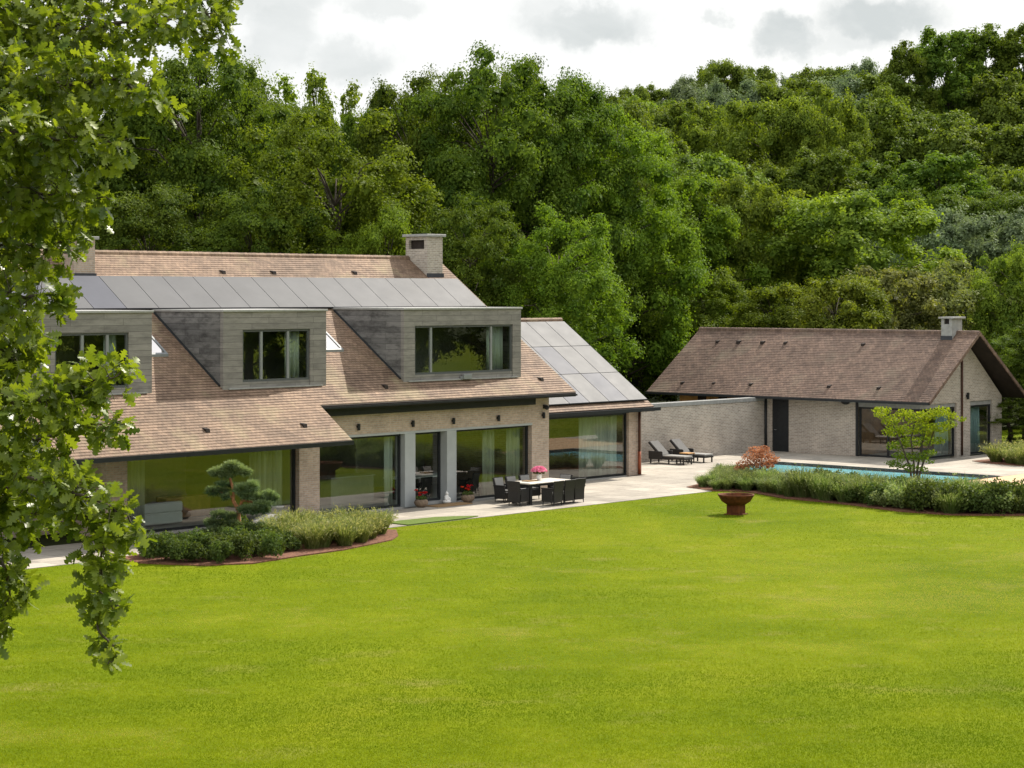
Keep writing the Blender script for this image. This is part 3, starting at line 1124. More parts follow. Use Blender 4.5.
def pleats(name, u0, u1, z0, z1, v, m, label, n=None, amp=.05, group=None, cat='curtain', axis='v', flare=0.0):
    n = n or max(8, int((u1 - u0) / .045))
    mb = MB()
    for i in range(n + 1):
        t = i / n
        for z, sp in ((z0, 1 + flare), (z1, 1.0)):
            uu = (u0 + u1) / 2 + (t - .5) * (u1 - u0) * sp
            vv = v + amp * math.sin(i * 1.25) + amp * .4 * math.sin(i * 2.9)
            mb.v.append((uu, vv, z) if axis == 'v' else (vv, uu, z))
    mb.f = [(2 * i, 2 * i + 2, 2 * i + 3, 2 * i + 1) for i in range(n)]
    o = mb.obj(name, M[m], None, smooth=True)
    o.location = W(0, 0); o.rotation_euler = (0, 0, PHI)
    sol = o.modifiers.new('cloth', 'SOLIDIFY'); sol.thickness = .006
    return tag(o, label, cat, group)


pleats('curtain', -18.8, -17.9, .05, 2.46, .55, 'curtain', 'pale green curtain at the left end of the wide window behind the bonsai pine')
pleats('curtain', -13.75, -12.35, .05, 2.46, .55, 'curtain', 'wide pale green curtain beside the brick pillar, behind the white bucket')
pleats('curtain', -7.85, -7.5, .05, 2.46, .5, 'curtain_white', 'narrow pale curtain in the patio window beside the left stone column')
pleats('curtain', -2.9, -2.3, .05, 2.46, .6, 'curtain', 'grey green curtain panel in the window behind the dining table, further from the brick corner')
pleats('curtain', -1.75, -1.05, .05, 2.46, .5, 'curtain', 'pale curtain in the window behind the dining table, next to the brick corner')
pleats('curtain', -19.5, -19.0, 4.5, 6.0, .45, 'curtain_white', 'pale curtain in the dormer window that the oak partly covers')
pleats('curtain', -12.35, -11.75, 4.5, 6.02, .45, 'curtain_white', 'pale curtain at the right of the middle dormer window')
pleats('curtain', -2.85, -2.0, 4.52, 6.06, .45, 'curtain_white', 'white pleated curtain at the right of the widest dormer window')

# chimneys ------------------------------------------------------------
def chimney(u0, u1, v0, v1, zt, base, parent, mat, plain='brick', op='u'):
    mb = MB()
    zo0, zo1 = zt - .46, zt - .12
    mb.box(u0, u1, v0, v1, base, zo0)
    # open top with corner piers: dark smoke opening on two sides
    w = .16
    for a, b in ((u0, u0 + w), (u1 - w, u1)):
        mb.box(a, b, v0, v0 + w, zo0, zt); mb.box(a, b, v1 - w, v1, zo0, zt)
    mb.box(u0 + w, u1 - w, v0, v0 + w * .6, zo0, zt)
    mb.box(u1 - w * .6, u1, v0 + w, v1 - w, zo0, zt)
    mb.box(u0, u0 + w * .6, v0 + w, v1 - w, zo1, zt)
    c = mb.obj('chimney', M[mat], parent)
    m2 = MB(); m2.box(u0 - .1, u1 + .1, v0 - .1, v1 + .1, zt + .002, zt + .1)
    m2.obj('chimney_cap', M['coping'], c, bevel=.01)
    m3 = MB(); m3.box(u0 + .14, u1 - .13, v0 + .13, v1 - .13, zo0 - .3, zt - .005)
    m3.obj('opening_shade', M['soffit'], c)  # dark block fills the smoke opening, its shade given as colour
    m4 = MB(); m4.box(u0 - .02, u1 + .02, v0 - .06, v0 - .001, rz(v0) - .05 if parent is house else base, (rz(v0) + .12) if parent is house else base + .1)
    m4.obj('flashing', M['lead'], c)
    return c


chimney(-0.93, -0.1, 5.28, 6.42, 9.36, 6.5, house, 'brick_grey')
chimney(-17.15, -16.33, 5.12, 6.0, 8.95, 6.5, house, 'brick')

# skylights ------------------------------------------------------------
for u0, u1 in ((-17.4, -16.2), (-9.85, -8.74)):
    mb = MB()
    va, vb = 1.53, 2.7
    for a, b, c, d in ((u0, u1, va, va + .07), (u0, u1, vb - .07, vb), (u0, u0 + .07, va + .07, vb - .07), (u1 - .07, u1, va + .07, vb - .07)):
        mb.prism([(c, rz(c) + .01), (d, rz(d) + .01), (d, rz(d) + .09), (c, rz(c) + .09)], 'x', a, b)
    sk = mb.obj('skylight', M['greyframe'], house)
    g = MB()
    g.quad((u0 + .07, va + .07, rz(va + .07) + .06), (u1 - .07, va + .07, rz(va + .07) + .06), (u1 - .07, vb - .07, rz(vb - .07) + .06), (u0 + .07, vb - .07, rz(vb - .07) + .06))
    g.obj('pane', M['skyglass'], sk)


# solar panels -----------------------------------------------------
def panel(parent, u0, u1, va, vb, f, m, lift=.09):
    mb = MB()
    mb.prism([(va, f(va) + lift), (vb, f(vb) + lift), (vb, f(vb) + lift + .04), (va, f(va) + lift + .04)], 'x', u0, u1)
    p = mb.obj('solar_panel', M['panelframe'], parent)
    g = MB()
    e = .007
    q = lift + .0425
    g.quad((u0 + e, va + e, f(va + e) + q), (u1 - e, va + e, f(va + e) + q), (u1 - e, vb - e, f(vb - e) + q), (u0 + e, vb - e, f(vb - e) + q))
    g.obj('panel_glass', M[m], p)


u = 0.42
for i in range(18):
    panel(house, u - 1.285, u - .008, 3.50, 4.99, rz, 'panel_b' if i in (13, 15, 16) else 'panel')
    u -= 1.285
    if u < -22.6: break

# lamps, vents and pipes ----------------------------------------------
for uu in (-9.58, -7.05, -5.07, -2.78, -0.38):
    mb = MB()
    mb.box(uu - .042, uu + .042, -.13, -.05, 2.71, 2.93); mb.box(uu - .03, uu + .03, -.05, -.001, 2.79, 2.86)
    mb.obj('wall_lamp', M['dark'], house, bevel=.008)
mb = MB()
mb.blob((-.27, -.14, 3.1), (.09, .09, .09), 2, 0); mb.box(-.33, -.21, -.08, -.001, 3.06, 3.2)
mb.obj('security_camera', M['dark'], house)


def vent(parent, u, v, f, m, swap=False, s=1.0):
    s *= .68
    mb = MB()
    p = [(v - .16 * s, f(v - .16 * s) + .015), (v + .14 * s, f(v + .14 * s) + .015), (v - .12 * s, f(v) + .08 * s)]
    mb.prism(p, 'x', u - .11 * s, u + .11 * s)
    if swap: mb.v = [(b, a, c) for a, b, c in mb.v]
    mb.obj('vent_tile', M[m], parent)


for uu, vv in ((-10.79, 5.4), (-8.5, 5.4), (-4.57, 5.43), (-13.34, -1.54), (-8.41, -.1), (-.56, -.08), (-17.2, -1.5)):
    vent(house, uu, vv, rz, 'soffit')

# ------------------------------------------------------------------ ANNEX (joined to the house)
AZ = 2.74 + .0
def az(v): return AZ + KR * (v - 1.7)
AR, AZR = 6.6, az(6.6)
mb = courses({'range': (1.7, AR), 'fn': lambda v: [(0.0, 8.25)]}, az)
mb.add([(0, AR, AZR), (8.25, AR, AZR), (8.25, 11.2, AZR - KR * 4.6), (0, 11.2, AZR - KR * 4.6)], [(0, 1, 2, 3)])
aroof = mb.obj('roof', M['tile'], house, label='lower tiled roof of the annex, almost covered by solar panels')
mb = MB()
u = 0.0
while u < 8.2:
    mb.tube([(u, AR, AZR - .05), (min(u + .39, 8.25), AR, AZR - .05)], [.115, .125], 10); u += .4
mb.obj('ridge_tiles', M['tile'], aroof)
mb = MB(); slab(mb, .0, 8.23, 1.72, AR, az); mb.obj('roof_boarding', M['soffit'], aroof)
mb = MB(); mb.box(0, 8.5, 1.55, 1.68, 2.58, 2.71); mb.box(0, 8.3, 1.69, 2.298, 2.56, 2.6); mb.obj('gutter', M['dark'], house)
mb = MB()
mb.box(7.41, 8.2, 2.3, 2.62, 0, 2.55)
mb.prism([(2.622, 0), (11, 0), (11, 3.2), (AR, AZR - .18), (2.622, az(2.622) - .18)], 'x', 7.88, 8.198)
mb.box(-.002, 7.88, 10.7, 11, 0, 3.2)
mb.obj('annex_wall', M['brick'], house)
window(house, 0.0, 7.4, 0.04, 2.5, 2.42, (), .07)
mb = MB(); mb.box(0, 7.4, 2.302, 2.62, 2.5, 2.56); mb.obj('lintel', M['dark'], house)
mb = MB(); mb.box(0, 7.88, 2.4, 10.7, -.2, .02); mb.obj('room_floor', M['floor'], house)
mb = MB(); mb.box(0.05, 7.85, 7.5, 7.6, .02, 2.6); mb.box(0.05, 7.85, 2.7, 10.6, 2.62, 2.72); mb.box(0.0, .06, 2.6, 7.5, .02, 2.6); mb.obj('inner_wall', M['interior'], house)
pleats('curtain', 4.9, 7.2, .06, 2.46, 2.75, 'curtain_white', 'wide pale curtain in the annex window beside the copper downpipe')
rows = ((1.93, 3.41), (3.42, 4.90), (4.91, 6.30))
for r_, (va, vb) in enumerate(rows):
    u = 8.12
    for c_ in range(6):
        blue = (r_, c_) in ((0, 1), (1, 2), (0, 3), (1, 4))
        panel(house, u - 1.172, u - .008, va, vb, az, 'panel_b' if blue else 'panel')
        u -= 1.18
mb = MB()
mb.tube([(7.95, 2.2, 2.6), (7.95, 2.2, .95)], .055, 10)
dp = mb.obj('downpipe', M['copper'], house, smooth=True)
mb = MB(); mb.tube([(7.95, 2.2, .95), (7.95, 2.2, .03)], .062, 10); mb.obj('pipe_shoe', M['copper_red'], dp, smooth=True)

# ------------------------------------------------------------------ GARDEN WALL
gw = hthing('garden_wall', 'long grey brown brick garden wall behind the two loungers', 'wall', 8.2, 6.2)
mb = MB(); mb.box(0.002, 13.85, 0, .3, -.3, 2.3); mb.obj('wall', M['brick_grey'], gw)
mb = MB(); mb.box(0.004, 13.85, -.05, .35, 2.302, 2.48); mb.obj('coping', M['zinc'], gw, bevel=.01)

# ------------------------------------------------------------------ POOL HOUSE
ph = hthing('pool_house', 'low brick pool house with old brown tiled saddle roof and gable facing the pool deck', 'house', 22.1, -2.0)
PO = Vector((22.1, -2.0, 0))
def pz(a): return 2.56 + .7 * (a + .7)              # a: distance behind the front wall
RA = 3.5
PZR = pz(RA)
L0, L1 = -.88, 14.6
mb = courses({'range': (-.7, RA), 'fn': lambda a: [(L0, L1)]}, pz, swap=True)
b2 = courses({'range': (-.7, RA), 'fn': lambda a: [(L0, L1)]}, pz, swap=True)
n = len(mb.v)
mb.v += [(2 * RA - a, b, c) for a, b, c in b2.v]
mb.f += [tuple(i + n for i in f) for f in b2.f]
pr_ = mb.obj('roof', M['tile_old'], ph)
mb = MB()
v_ = L0
while v_ < L1 - .05:
    mb.tube([(RA, v_, PZR - .05), (RA, min(v_ + .39, L1), PZR - .05)], [.12, .13], 10); v_ += .4
mb.obj('ridge_tiles', M['tile_old'], pr_)
mb = MB()
for s in (0, 1):
    g = lambda a: (2 * RA - a) if s else a
    mb.prism([(g(-.68), pz(-.68) - .012), (g(RA), PZR - .012), (g(RA), PZR - .14), (g(-.68), pz(-.68) - .14)], 'y', L0 + .03, L1 - .03)
mb.obj('roof_boarding', M['soffit'], pr_)
mb = MB()
st = .27
for s in (0, 1):
    a = -.7
    while a < RA - .1:
        b = min(a + st, RA)
        g = lambda t: (2 * RA - t) if s else t
        mb.prism([(g(a), pz(a) + .05), (g(b), pz(b) + .03), (g(b), pz(b) - .14), (g(a), pz(a) - .12)], 'y', L0 - .03, L0 + .028)
        a = b
mb.obj('verge_tiles', M['tile_old'], pr_)
# walls (a = local x, along the front = local y from the gable at 0)
mb = MB()
mb.box(0, .3, 3.32, 6.9, -.2, 2.5)
mb.box(0, .3, 7.82, 8.4, -.2, 2.5)
mb.box(0, .3, 6.9, 7.82, 2.42, 2.5)
mb.box(0, .3, 8.75, 13.2, -.2, 2.1)
mb.prism([(3.0, -.2), (4.2, -.2), (4.2, 2.4), (6.15, 2.4), (6.15, -.2), (7, -.2), (7, 2.55), (RA, PZR - .15), (.06, pz(.06) - .15), (.06, 2.38), (3.0, 2.38)], 'y', 0, .3)
mb.box(6.7, 7, .302, 13.2, -.2, 2.5)
mb.box(.302, 6.7, 12.9, 13.2, -.2, 2.5)
mb.obj('wall', M['brick_grey'], ph)
mb = MB(); mb.box(.01, .29, 8.4, 8.75, -.2, 2.5); mb.obj('wall', M['brick_grey'], ph)
mb = MB(); mb.box(.05, .25, 8.76, 13.2, 2.102, 2.5); mb.obj('cladding', M['orangewood'], ph)
mb = MB()
for k in (9.0, 10.4, 11.6): mb.box(.02, .05, k, k + .5, 2.1, 2.5)
mb.obj('shutter', M['soffit'], ph)
mb = MB(); mb.box(.0, .06, 3.2, 3.318, -.1, 2.5); mb.box(-.03, .2, -.05, 3.2, 2.405, 2.52); mb.obj('corner_post', M['dark'], ph)
mb = MB(); mb.box(-.82, -.70, L0, L1, 2.44, 2.55); mb.obj('gutter', M['dark'], ph)
# glazing
window(ph, .02, 3.19, .02, 2.2, .1, (1.72,), .08, axis='u')
mb = MB(); mb.box(.04, .22, .02, 3.19, 2.202, 2.40); mb.obj('blind_box', M['zinc'], ph)
window(ph, .3, 2.99, .02, 2.2, .1, (), .07)
mb = MB(); mb.box(.3, 2.99, .06, .24, 2.202, 2.378); mb.obj('blind_box', M['zinc'], ph)
window(ph, 4.21, 6.14, .02, 2.2, .1, (), .08)
mb = MB(); mb.box(4.21, 6.14, .06, .24, 2.202, 2.398); mb.obj('blind_box', M['zinc'], ph)
mb = MB(); mb.box(.02, .16, 6.92, 7.8, .0, 2.41)
d = mb.obj('door', M['dark'], ph); mb = MB(); mb.tube([(-.01, 7.66, 1.0), (-.05, 7.66, 1.0), (-.05, 7.55, 1.0)], .014, 6); mb.obj('handle', M['greyframe'], d)
mb = MB(); mb.box(.3, 6.7, .3, 12.9, -.2, .015); mb.obj('room_floor', M['floor'], ph)
mb = MB(); mb.box(.31, 6.69, 3.4, 3.5, .02, 2.6); mb.box(.31, 6.69, .31, 12.8, 2.6, 2.7); mb.obj('inner_wall', M['wood'], ph)
c = None
mb = MB()
ca0, ca1, cv0, cv1 = 3.02, 3.9, .24, .78
mb.box(ca0, ca1, cv0, cv1, 4.3, 5.86); mb.box(ca0, ca0 + .12, cv0, cv0 + .14, 5.86, 6.1); mb.box(ca0, ca0 + .12, cv1 - .14, cv1, 5.86, 6.1); mb.box(ca0 + .12, ca1, cv0, cv1, 5.86, 6.1)
c = mb.obj('chimney', M['coping'], ph)
mb = MB(); mb.box(ca0 + .10, ca1 - .1, cv0 + .1, cv1 - .1, 5.7, 6.09); mb.obj('opening_shade', M['soffit'], c)  # dark block inside the opening, shade put into its colour
mb = MB(); mb.box(ca0 - .1, ca1 + .12, cv0 - .12, cv1 + .1, 6.102, 6.18); mb.obj('chimney_cap', M['coping'], c, bevel=.01)
mb = MB(); mb.box(ca0 - .03, ca0 - .002, cv0 - .02, cv1 + .02, pz(ca0) - .02, pz(ca0) + .17); mb.obj('flashing', M['lead'], c)
for aa, vv, s in ((2.62, 12.87, 1), (2.62, 11.6, 1.25), (2.62, 10.2, 1.25), (2.62, 8.9, 1), (2.62, 4.6, 1), (-.1, 12.9, 1), (-.05, 11.1, .8), (-.05, 8.97, 1), (0, 4.7, 1), (0, 2.1, 1)):
    vent(ph, vv, aa, pz, 'soffit', True, s)
mb = MB(); mb.tube([(3.4, -.06, pz(3.2) - .1), (3.4, -.06, .02)], .045, 8); mb.obj('downpipe', M['copper'], ph, smooth=True)
mb = MB(); mb.tube([(-.06, 8.13, 2.5), (-.06, 8.13, .02)], .06, 8); mb.obj('downpipe', M['dark'], ph, smooth=True)
mb = MB(); mb.box(3.80, 3.90, -.14, -.05, 2.5, 2.8); mb.box(3.82, 3.88, -.05, -.001, 2.6, 2.7); mb.obj('wall_lamp', M['dark'], ph, bevel=.008)
mb = MB(); mb.blob((-.15, 3.75, 2.4), (.16, .22, .12), 2, .05); mb.obj('speaker', M['dark'], ph)
pleats('curtain', 24.0, 24.95, .05, 2.2, -1.62, 'curtain_blue', 'blue grey curtain in the gable window behind the lime maple', flare=.25)
pleats('curtain', 27.0, 27.65, .05, 2.2, -1.62, 'curtain_blue', 'blue grey curtain in the narrow gable window right of the copper pipe', flare=.3)
#PART3
# ------------------------------------------------------------------ FURNITURE ON THE TERRACE
def make_chair():
    """wicker armchair, front towards +y, origin on the floor"""
    t = thing('dining_chair', 'x', 'chair')
    mb = MB(); mb.box(-.27, .27, -.22, .27, .14, .40); mb.obj('seat', M['wicker'], t, bevel=.02)
    mb = MB(); mb.box(-.25, .25, -.17, .26, .402, .46); mb.obj('cushion', M['cushion'], t, bevel=.02)
    mb = MB()
    pts = [(-.27, -.30, .10), (.27, -.30, .10), (.27, -.22, .10), (-.27, -.22, .10)]
    mb.v = [(-.245, -.30, .12), (.245, -.30, .12), (.245, -.223, .12), (-.245, -.223, .12),
            (-.27, -.31, .5), (.27, -.31, .5), (.27, -.235, .5), (-.27, -.235, .5),
            (-.30, -.38, .9), (.30, -.38, .9), (.30, -.32, .9), (-.30, -.32, .9)]
    mb.f = [(0, 1, 2, 3), (8, 9, 10, 11)] + [(i + a, (i + 1) % 4 + a, (i + 1) % 4 + a + 4, i + a + 4) for a in (0, 4) for i in range(4)]
    mb.obj('backrest', M['wicker'], t, bevel=.012)
    mb = MB()
    mb.v = [(-.22, -.222, .5), (.22, -.222, .5), (.22, -.195, .5), (-.22, -.195, .5), (-.25, -.318, .88), (.25, -.318, .88), (.25, -.285, .88), (-.25, -.285, .88)]
    mb.f = [(0, 1, 2, 3), (4, 5, 6, 7)] + [(i, (i + 1) % 4, (i + 1) % 4 + 4, i + 4) for i in range(4)]
    mb.obj('back_cushion', M['cushion_pale'], t)
    for s in (-1, 1):
        mb = MB()
        mb.box(s * .30 - .03, s * .30 + .03, -.30, .29, .58, .64)
        mb.box(s * .30 - .028, s * .30 + .028, -.24, .27, .14, .578)
        mb.obj('arm', M['wicker'], t, bevel=.012)
        for y in (-.25, .24):
            mb = MB(); mb.tube([(s * .26, y, 0), (s * .25, y, .15)], [.016, .024], 6); mb.obj('leg', M['dark'], t)
    return t


TU, TV = -3.03, -2.25
chairs = [
    (-3.55, -3.22, 0.04, 'black wicker chair with its back to the lawn, at its left end'),
    (-2.72, -3.18, -.03, 'black wicker chair with its back to the lawn, middle of the three on that side'),
    (-1.9, -3.10, -.08, 'black wicker chair with its back to the lawn, at its right end'),
    (-4.62, -2.42, -R(90) + .15, 'black wicker chair seen side on at the left end of the dining table'),
    (-3.95, -1.30, R(180) + .05, 'wicker chair facing the lawn on the window side, leftmost in front of the glass'),
    (-3.12, -1.28, R(180), 'wicker chair facing the lawn on the window side, left of the pink flowers'),
    (-2.25, -1.30, R(180) - .03, 'wicker chair facing the lawn on the window side, half hidden by the pink flowers'),
    (-1.15, -2.0, R(90) + .1, 'dark wicker chair at the far right end of the dining table'),
]
proto = make_chair()
for i, (a, b, r, lab) in enumerate(chairs):
    o = proto if i == 0 else copy_tree(proto)
    o.location = W(TU + (a + 2.95) * .78, b, .012)
    o.rotation_euler = (0, 0, PHI + r)
    o.scale = (.88, .90, .94)
    tag(o, lab, 'chair', 'wicker chairs round the dining table')
tb = hthing('dining_table', 'long pale topped dining table on the terrace with black chairs round it', 'table', TU, TV, .012)
mb = MB(); mb.box(-1.08, 1.08, -.5, .5, .70, .75); mb.obj('table_top', M['tabletop'], tb, bevel=.015)
mb = MB(); mb.box(-.98, .98, -.4, .4, .62, .698); mb.obj('table_frame', M['wicker'], tb)
for s in (-1, 1):
    for q in (-1, 1):
        mb = MB(); mb.box(s * .93 - .05, s * .93 + .05, q * .38 - .05, q * .38 + .05, 0, .618); mb.obj('leg', M['wicker'], tb)


def petals(name, n, rad, zc, size, m, parent, seed, flatz=.7):
    rg = np.random.default_rng(seed)
    d = unit(rg.normal(size=(n, 3)))
    d[:, 2] = np.abs(d[:, 2]) * .9 - .15
    c = d * rad * rg.uniform(.65, 1.05, (n, 1))
    c[:, 2] = c[:, 2] * flatz + zc
    nr = unit(d + .6 * rg.normal(size=(n, 3)))
    bx, by, bz = frames(nr, rg)
    me = scatter_mesh(name, LEAF_V, LEAF_F, c, bx, by, bz, size * rg.uniform(.7, 1.3, n), rg.uniform(0, 1, n))
    return link(name, me, m, parent)


vs = hthing('flower_vase', 'small white vase of pink flowers standing on the dining table', 'vase', -2.85, -2.05, .762)
mb = MB(); mb.lathe([(.06, 0), (.085, .05), (.095, .14), (.075, .2), (.08, .22)], 14); mb.obj('vase', M['white'], vs, smooth=True)
petals('blossoms', 420, .27, .33, .085, M['pink'], vs, 3)
petals('leaves', 90, .2, .24, .09, M['shrub'], vs, 4, .4)
tray = hthing('serving_tray', 'flat wooden tray lying on the dining table left of the flowers', 'tray', -3.45, -2.15, .762)
mb = MB(); mb.box(-.25, .25, -.16, .16, 0, .03); mb.obj('tray', M['mat'], tray, bevel=.008)

# geranium bowls, statue, mat by the door
for (a, b, lab, sd_) in ((-7.0, -.42, 'bowl of red geraniums left of the glass door, by the left column', 5),
                         (-4.72, -.42, 'bowl of red geraniums right of the glass door, by the right column', 6)):
    p = hthing('flower_bowl', lab, 'planter', a, b, .012, group='geranium bowls by the door')
    p.scale = (.74, .74, .80)
    mb = MB(); mb.lathe([(.16, 0), (.29, .10), (.33, .2), (.29, .30), (.24, .34), (.22, .33), (.2, .28)], 18); mb.obj('bowl', M['bowl'], p, smooth=True)
    petals('leaves', 260, .27, .38, .085, M['shrub'], p, sd_, .6)
    rg = np.random.default_rng(sd_)
    for k in range(6):
        f = petals('flower_head', 40, .085, 0, .055, M['red'], p, sd_ * 10 + k)
        aa = rg.uniform(0, 6.28)
        rr = rg.uniform(.05, .26)
        f.location = (rr * math.cos(aa), rr * math.sin(aa), .50 + rg.uniform(0, .25))
st_ = hthing('seated_statue', 'small white seated statue on the doorstep beside the right column', 'statue', -5.55, -.22, .02)
st_.scale = (.68, .68, .68)
mb = MB(); mb.blob((0, 0, .1), (.24, .19, .11), 3, .05); mb.blob((0, .02, .27), (.145, .12, .19), 3, .05)
mb.blob((-.13, -.05, .2), (.06, .09, .12), 2, 0); mb.blob((.13, -.05, .2), (.06, .09, .12), 2, 0)
mb.obj('body', M['white'], st_, smooth=True)
mb = MB(); mb.blob((0, 0, .49), (.082, .085, .10), 3, .03); mb.blob((0, .01, .6), (.035, .035, .035), 2, 0); mb.obj('head', M['white'], st_, smooth=True)
dm = hthing('doormat', 'brown coir doormat lying in front of the glass door between the two flower bowls', 'doormat', -5.85, -.62, .013)
mb = MB(); mb.box(-.85, .85, -.3, .3, 0, .03); mb.obj('mat', M['mat'], dm, bevel=.006)
tm = hthing('turf_mat', 'flat strip of darker green turf on the edge of the terrace paving', 'turf mat', -9.4, -3.55, .013)
mb = MB(); mb.prism([(-1.9, -.55), (.7, -.55), (1.5, -.35), (1.0, .05), (.3, .42), (-1.3, .5), (-1.9, .3)], 'z', 0, .03); mb.obj('mat', M['turf'], tm)
bk = hthing('bucket', 'white bucket standing at the foot of the green curtain by the brick pillar', 'bucket', -12.75, .38, .03)
mb = MB(); mb.lathe([(.15, 0), (.21, .36), (.225, .36), (.225, .40), (.2, .40), (.19, .34)], 16); mb.obj('bucket', M['white'], bk, smooth=True)
bo = hthing('boulder', 'rounded grey boulder lying behind the feather grass, right of the bonsai pine', 'boulder', -15.4, -2.5, .0)
mb = MB(); mb.blob((0, 0, .2), (1.05, .55, .38), 3, .25, 3); mb.obj('rock', M['rock'], bo, smooth=True)
bo2 = hthing('garden_stone', 'small grey pointed stone at the back of the lavender by the pool corner', 'stone', 11.2, .75, .012)
bo2.scale = (.55, .55, .65)
mb = MB(); mb.blob((0, 0, .22), (.22, .2, .36), 2, .3, 9); mb.obj('stone', M['rock'], bo2, smooth=True)

# fire bowl
fb = thing('fire_bowl', 'rusty steel fire bowl standing alone on the lawn on a square steel base', 'fire bowl', (7.32, 69.6, 0), .95)
mb = MB(); mb.lathe([(.1, .34), (.26, .36), (.43, .45), (.53, .58), (.56, .66), (.60, .66), (.60, .635), (.575, .60), (.47, .43), (.3, .32), (.1, .30)], 32)
mb.f = mb.f[:-2]; mb.obj('bowl', M['rust'], fb, smooth=True)
mb = MB(); mb.box(-.225, .225, -.225, .225, 0, .33); mb.obj('base', M['rust'], fb, bevel=.006)
mb = MB(); mb.box(-.29, .29, -.29, .29, -.01, .025); mb.obj('foot_plate', M['rust'], fb)


# loungers
def make_lounger():
    """head end at +y, origin on the floor at the middle"""
    t = thing('sun_lounger', 'x', 'lounger')
    mb = MB(); mb.box(-.34, .34, -.98, .98, .22, .32); mb.obj('frame', M['wicker'], t, bevel=.015)
    mb = MB(); mb.box(-.31, .31, -.97, .28, .322, .39); mb.obj('seat_cushion', M['cushion_pale'], t, bevel=.02)
    mb = MB()
    mb.prism([(.29, .33), (.36, .42), (.98, .96), (1.04, .90), (.42, .33)], 'x', -.33, .33); mb.obj('backrest', M['wicker'], t, bevel=.01)
    mb = MB()
    mb.prism([(.28, .40), (.95, .985), (.985, .962), (.33, .39)], 'x', -.31, .31); mb.obj('back_cushion', M['cushion'], t, bevel=.01)
    for s in (-1, 1):
        mb = MB(); mb.box(s * .38 - .035, s * .38 + .035, .2, .95, .2, .56); mb.obj('arm', M['wicker'], t, bevel=.015)
        for y in (-.9, -.1, .9):
            mb = MB(); mb.box(s * .3 - .025, s * .3 + .025, y - .025, y + .025, 0, .218); mb.obj('leg', M['wicker'], t)
    return t


lg = make_lounger()
lg.location = W(13.2, 4.72, .012); lg.rotation_euler = (0, 0, PHI + .03)
tag(lg, 'black wicker sun lounger with grey cushions, the left one of the pair', 'lounger', 'sun loungers by the garden wall')
lg.scale = (.95, .95, .95)
lg2 = copy_tree(lg)
lg2.location = W(14.75, 4.80, .012); lg2.rotation_euler = (0, 0, PHI)
tag(lg2, 'black wicker sun lounger with grey cushions, the right one of the pair', 'lounger', 'sun loungers by the garden wall')
sdt = hthing('side_table', 'low side table with an orange brown top between the two loungers', 'side table', 13.97, 4.45, .012)
mb = MB(); mb.box(-.24, .24, -.24, .24, .40, .44); mb.obj('table_top', M['orangewood'], sdt, bevel=.008)
for s in (-1, 1):
    for q in (-1, 1):
        mb = MB(); mb.box(s * .2 - .02, s * .2 + .02, q * .2 - .02, q * .2 + .02, 0, .398); mb.obj('leg', M['wicker'], sdt)

# furniture seen through the glass
sf = hthing('sofa', 'white sofa inside behind the wide left window', 'sofa', -16.9, 1.6, .02)
mb = MB(); mb.box(-1.0, 1.0, -.42, .42, .08, .42); mb.obj('seat', M['white'], sf, bevel=.04)
mb = MB(); mb.box(-1.0, 1.0, -.42, -.2, .424, .74); mb.obj('backrest', M['white'], sf, bevel=.04)
cb = hthing('sideboard', 'low brown wooden sideboard inside next to the white sofa', 'sideboard', -14.9, 2.4, .02)
mb = MB(); mb.box(-.9, .9, -.25, .25, .1, .75); mb.obj('body', M['wood'], cb, bevel=.01)
mb = MB(); mb.box(-.85, .85, -.2, .2, 0, .098); mb.obj('plinth', M['dark'], cb)
ki = hthing('kitchen_island', 'pale fronted kitchen island behind the patio window', 'kitchen island', -7.7, 2.6, .02)
mb = MB(); mb.box(-1.0, 1.0, -.4, .4, 0, .9); mb.obj('body', M['cushion_pale'], ki)
mb = MB(); mb.box(-1.05, 1.05, -.45, .45, .902, .94); mb.obj('worktop', M['stone'], ki)
wc = hthing('wall_cabinet', 'tall pale cabinet inside at the left of the patio window', 'cabinet', -10.3, 5.6, .02)
mb = MB(); mb.box(-.9, .9, -.3, .3, 0, 2.3); mb.obj('body', M['white'], wc)
mb = MB(); mb.box(-.88, .88, -.32, -.302, 1.15, 1.17); mb.obj('handle_rail', M['dark'], wc)
it = hthing('indoor_table', 'white dining table inside behind the glass door and right hand window', 'table', -4.6, 2.0, .02)
mb = MB(); mb.box(-1.4, 1.4, -.45, .45, .72, .77); mb.obj('table_top', M['white'], it, bevel=.01)
for s in (-1, 1): mb = MB(); mb.box(s * 1.2 - .05, s * 1.2 + .05, -.3, .3, 0, .718); mb.obj('leg', M['dark'], it)
for k, (a, b, r, lab) in enumerate(((-3.1, 1.0, R(10), 'dark chair inside, near the glass behind the dining table window'), (-5.5, 1.1, 0, 'pale backed chair inside behind the glass door'))):
    o = copy_tree(proto)
    o.location = W(a, b, .02); o.rotation_euler = (0, 0, PHI + r)
    o.name = 'indoor_chair'
    tag(o, lab, 'chair', 'chairs inside the house')
fx = hthing('exercise_bench', 'low wooden bench inside the glazed front of the pool house', 'bench', 23.9, -.2, .015)
mb = MB(); mb.box(-.3, .3, -.9, .9, .38, .45); mb.obj('seat', M['orangewood'], fx)
for s in (-1, 1): mb = MB(); mb.box(-.25, .25, s * .75 - .04, s * .75 + .04, 0, .378); mb.obj('leg', M['dark'], fx)
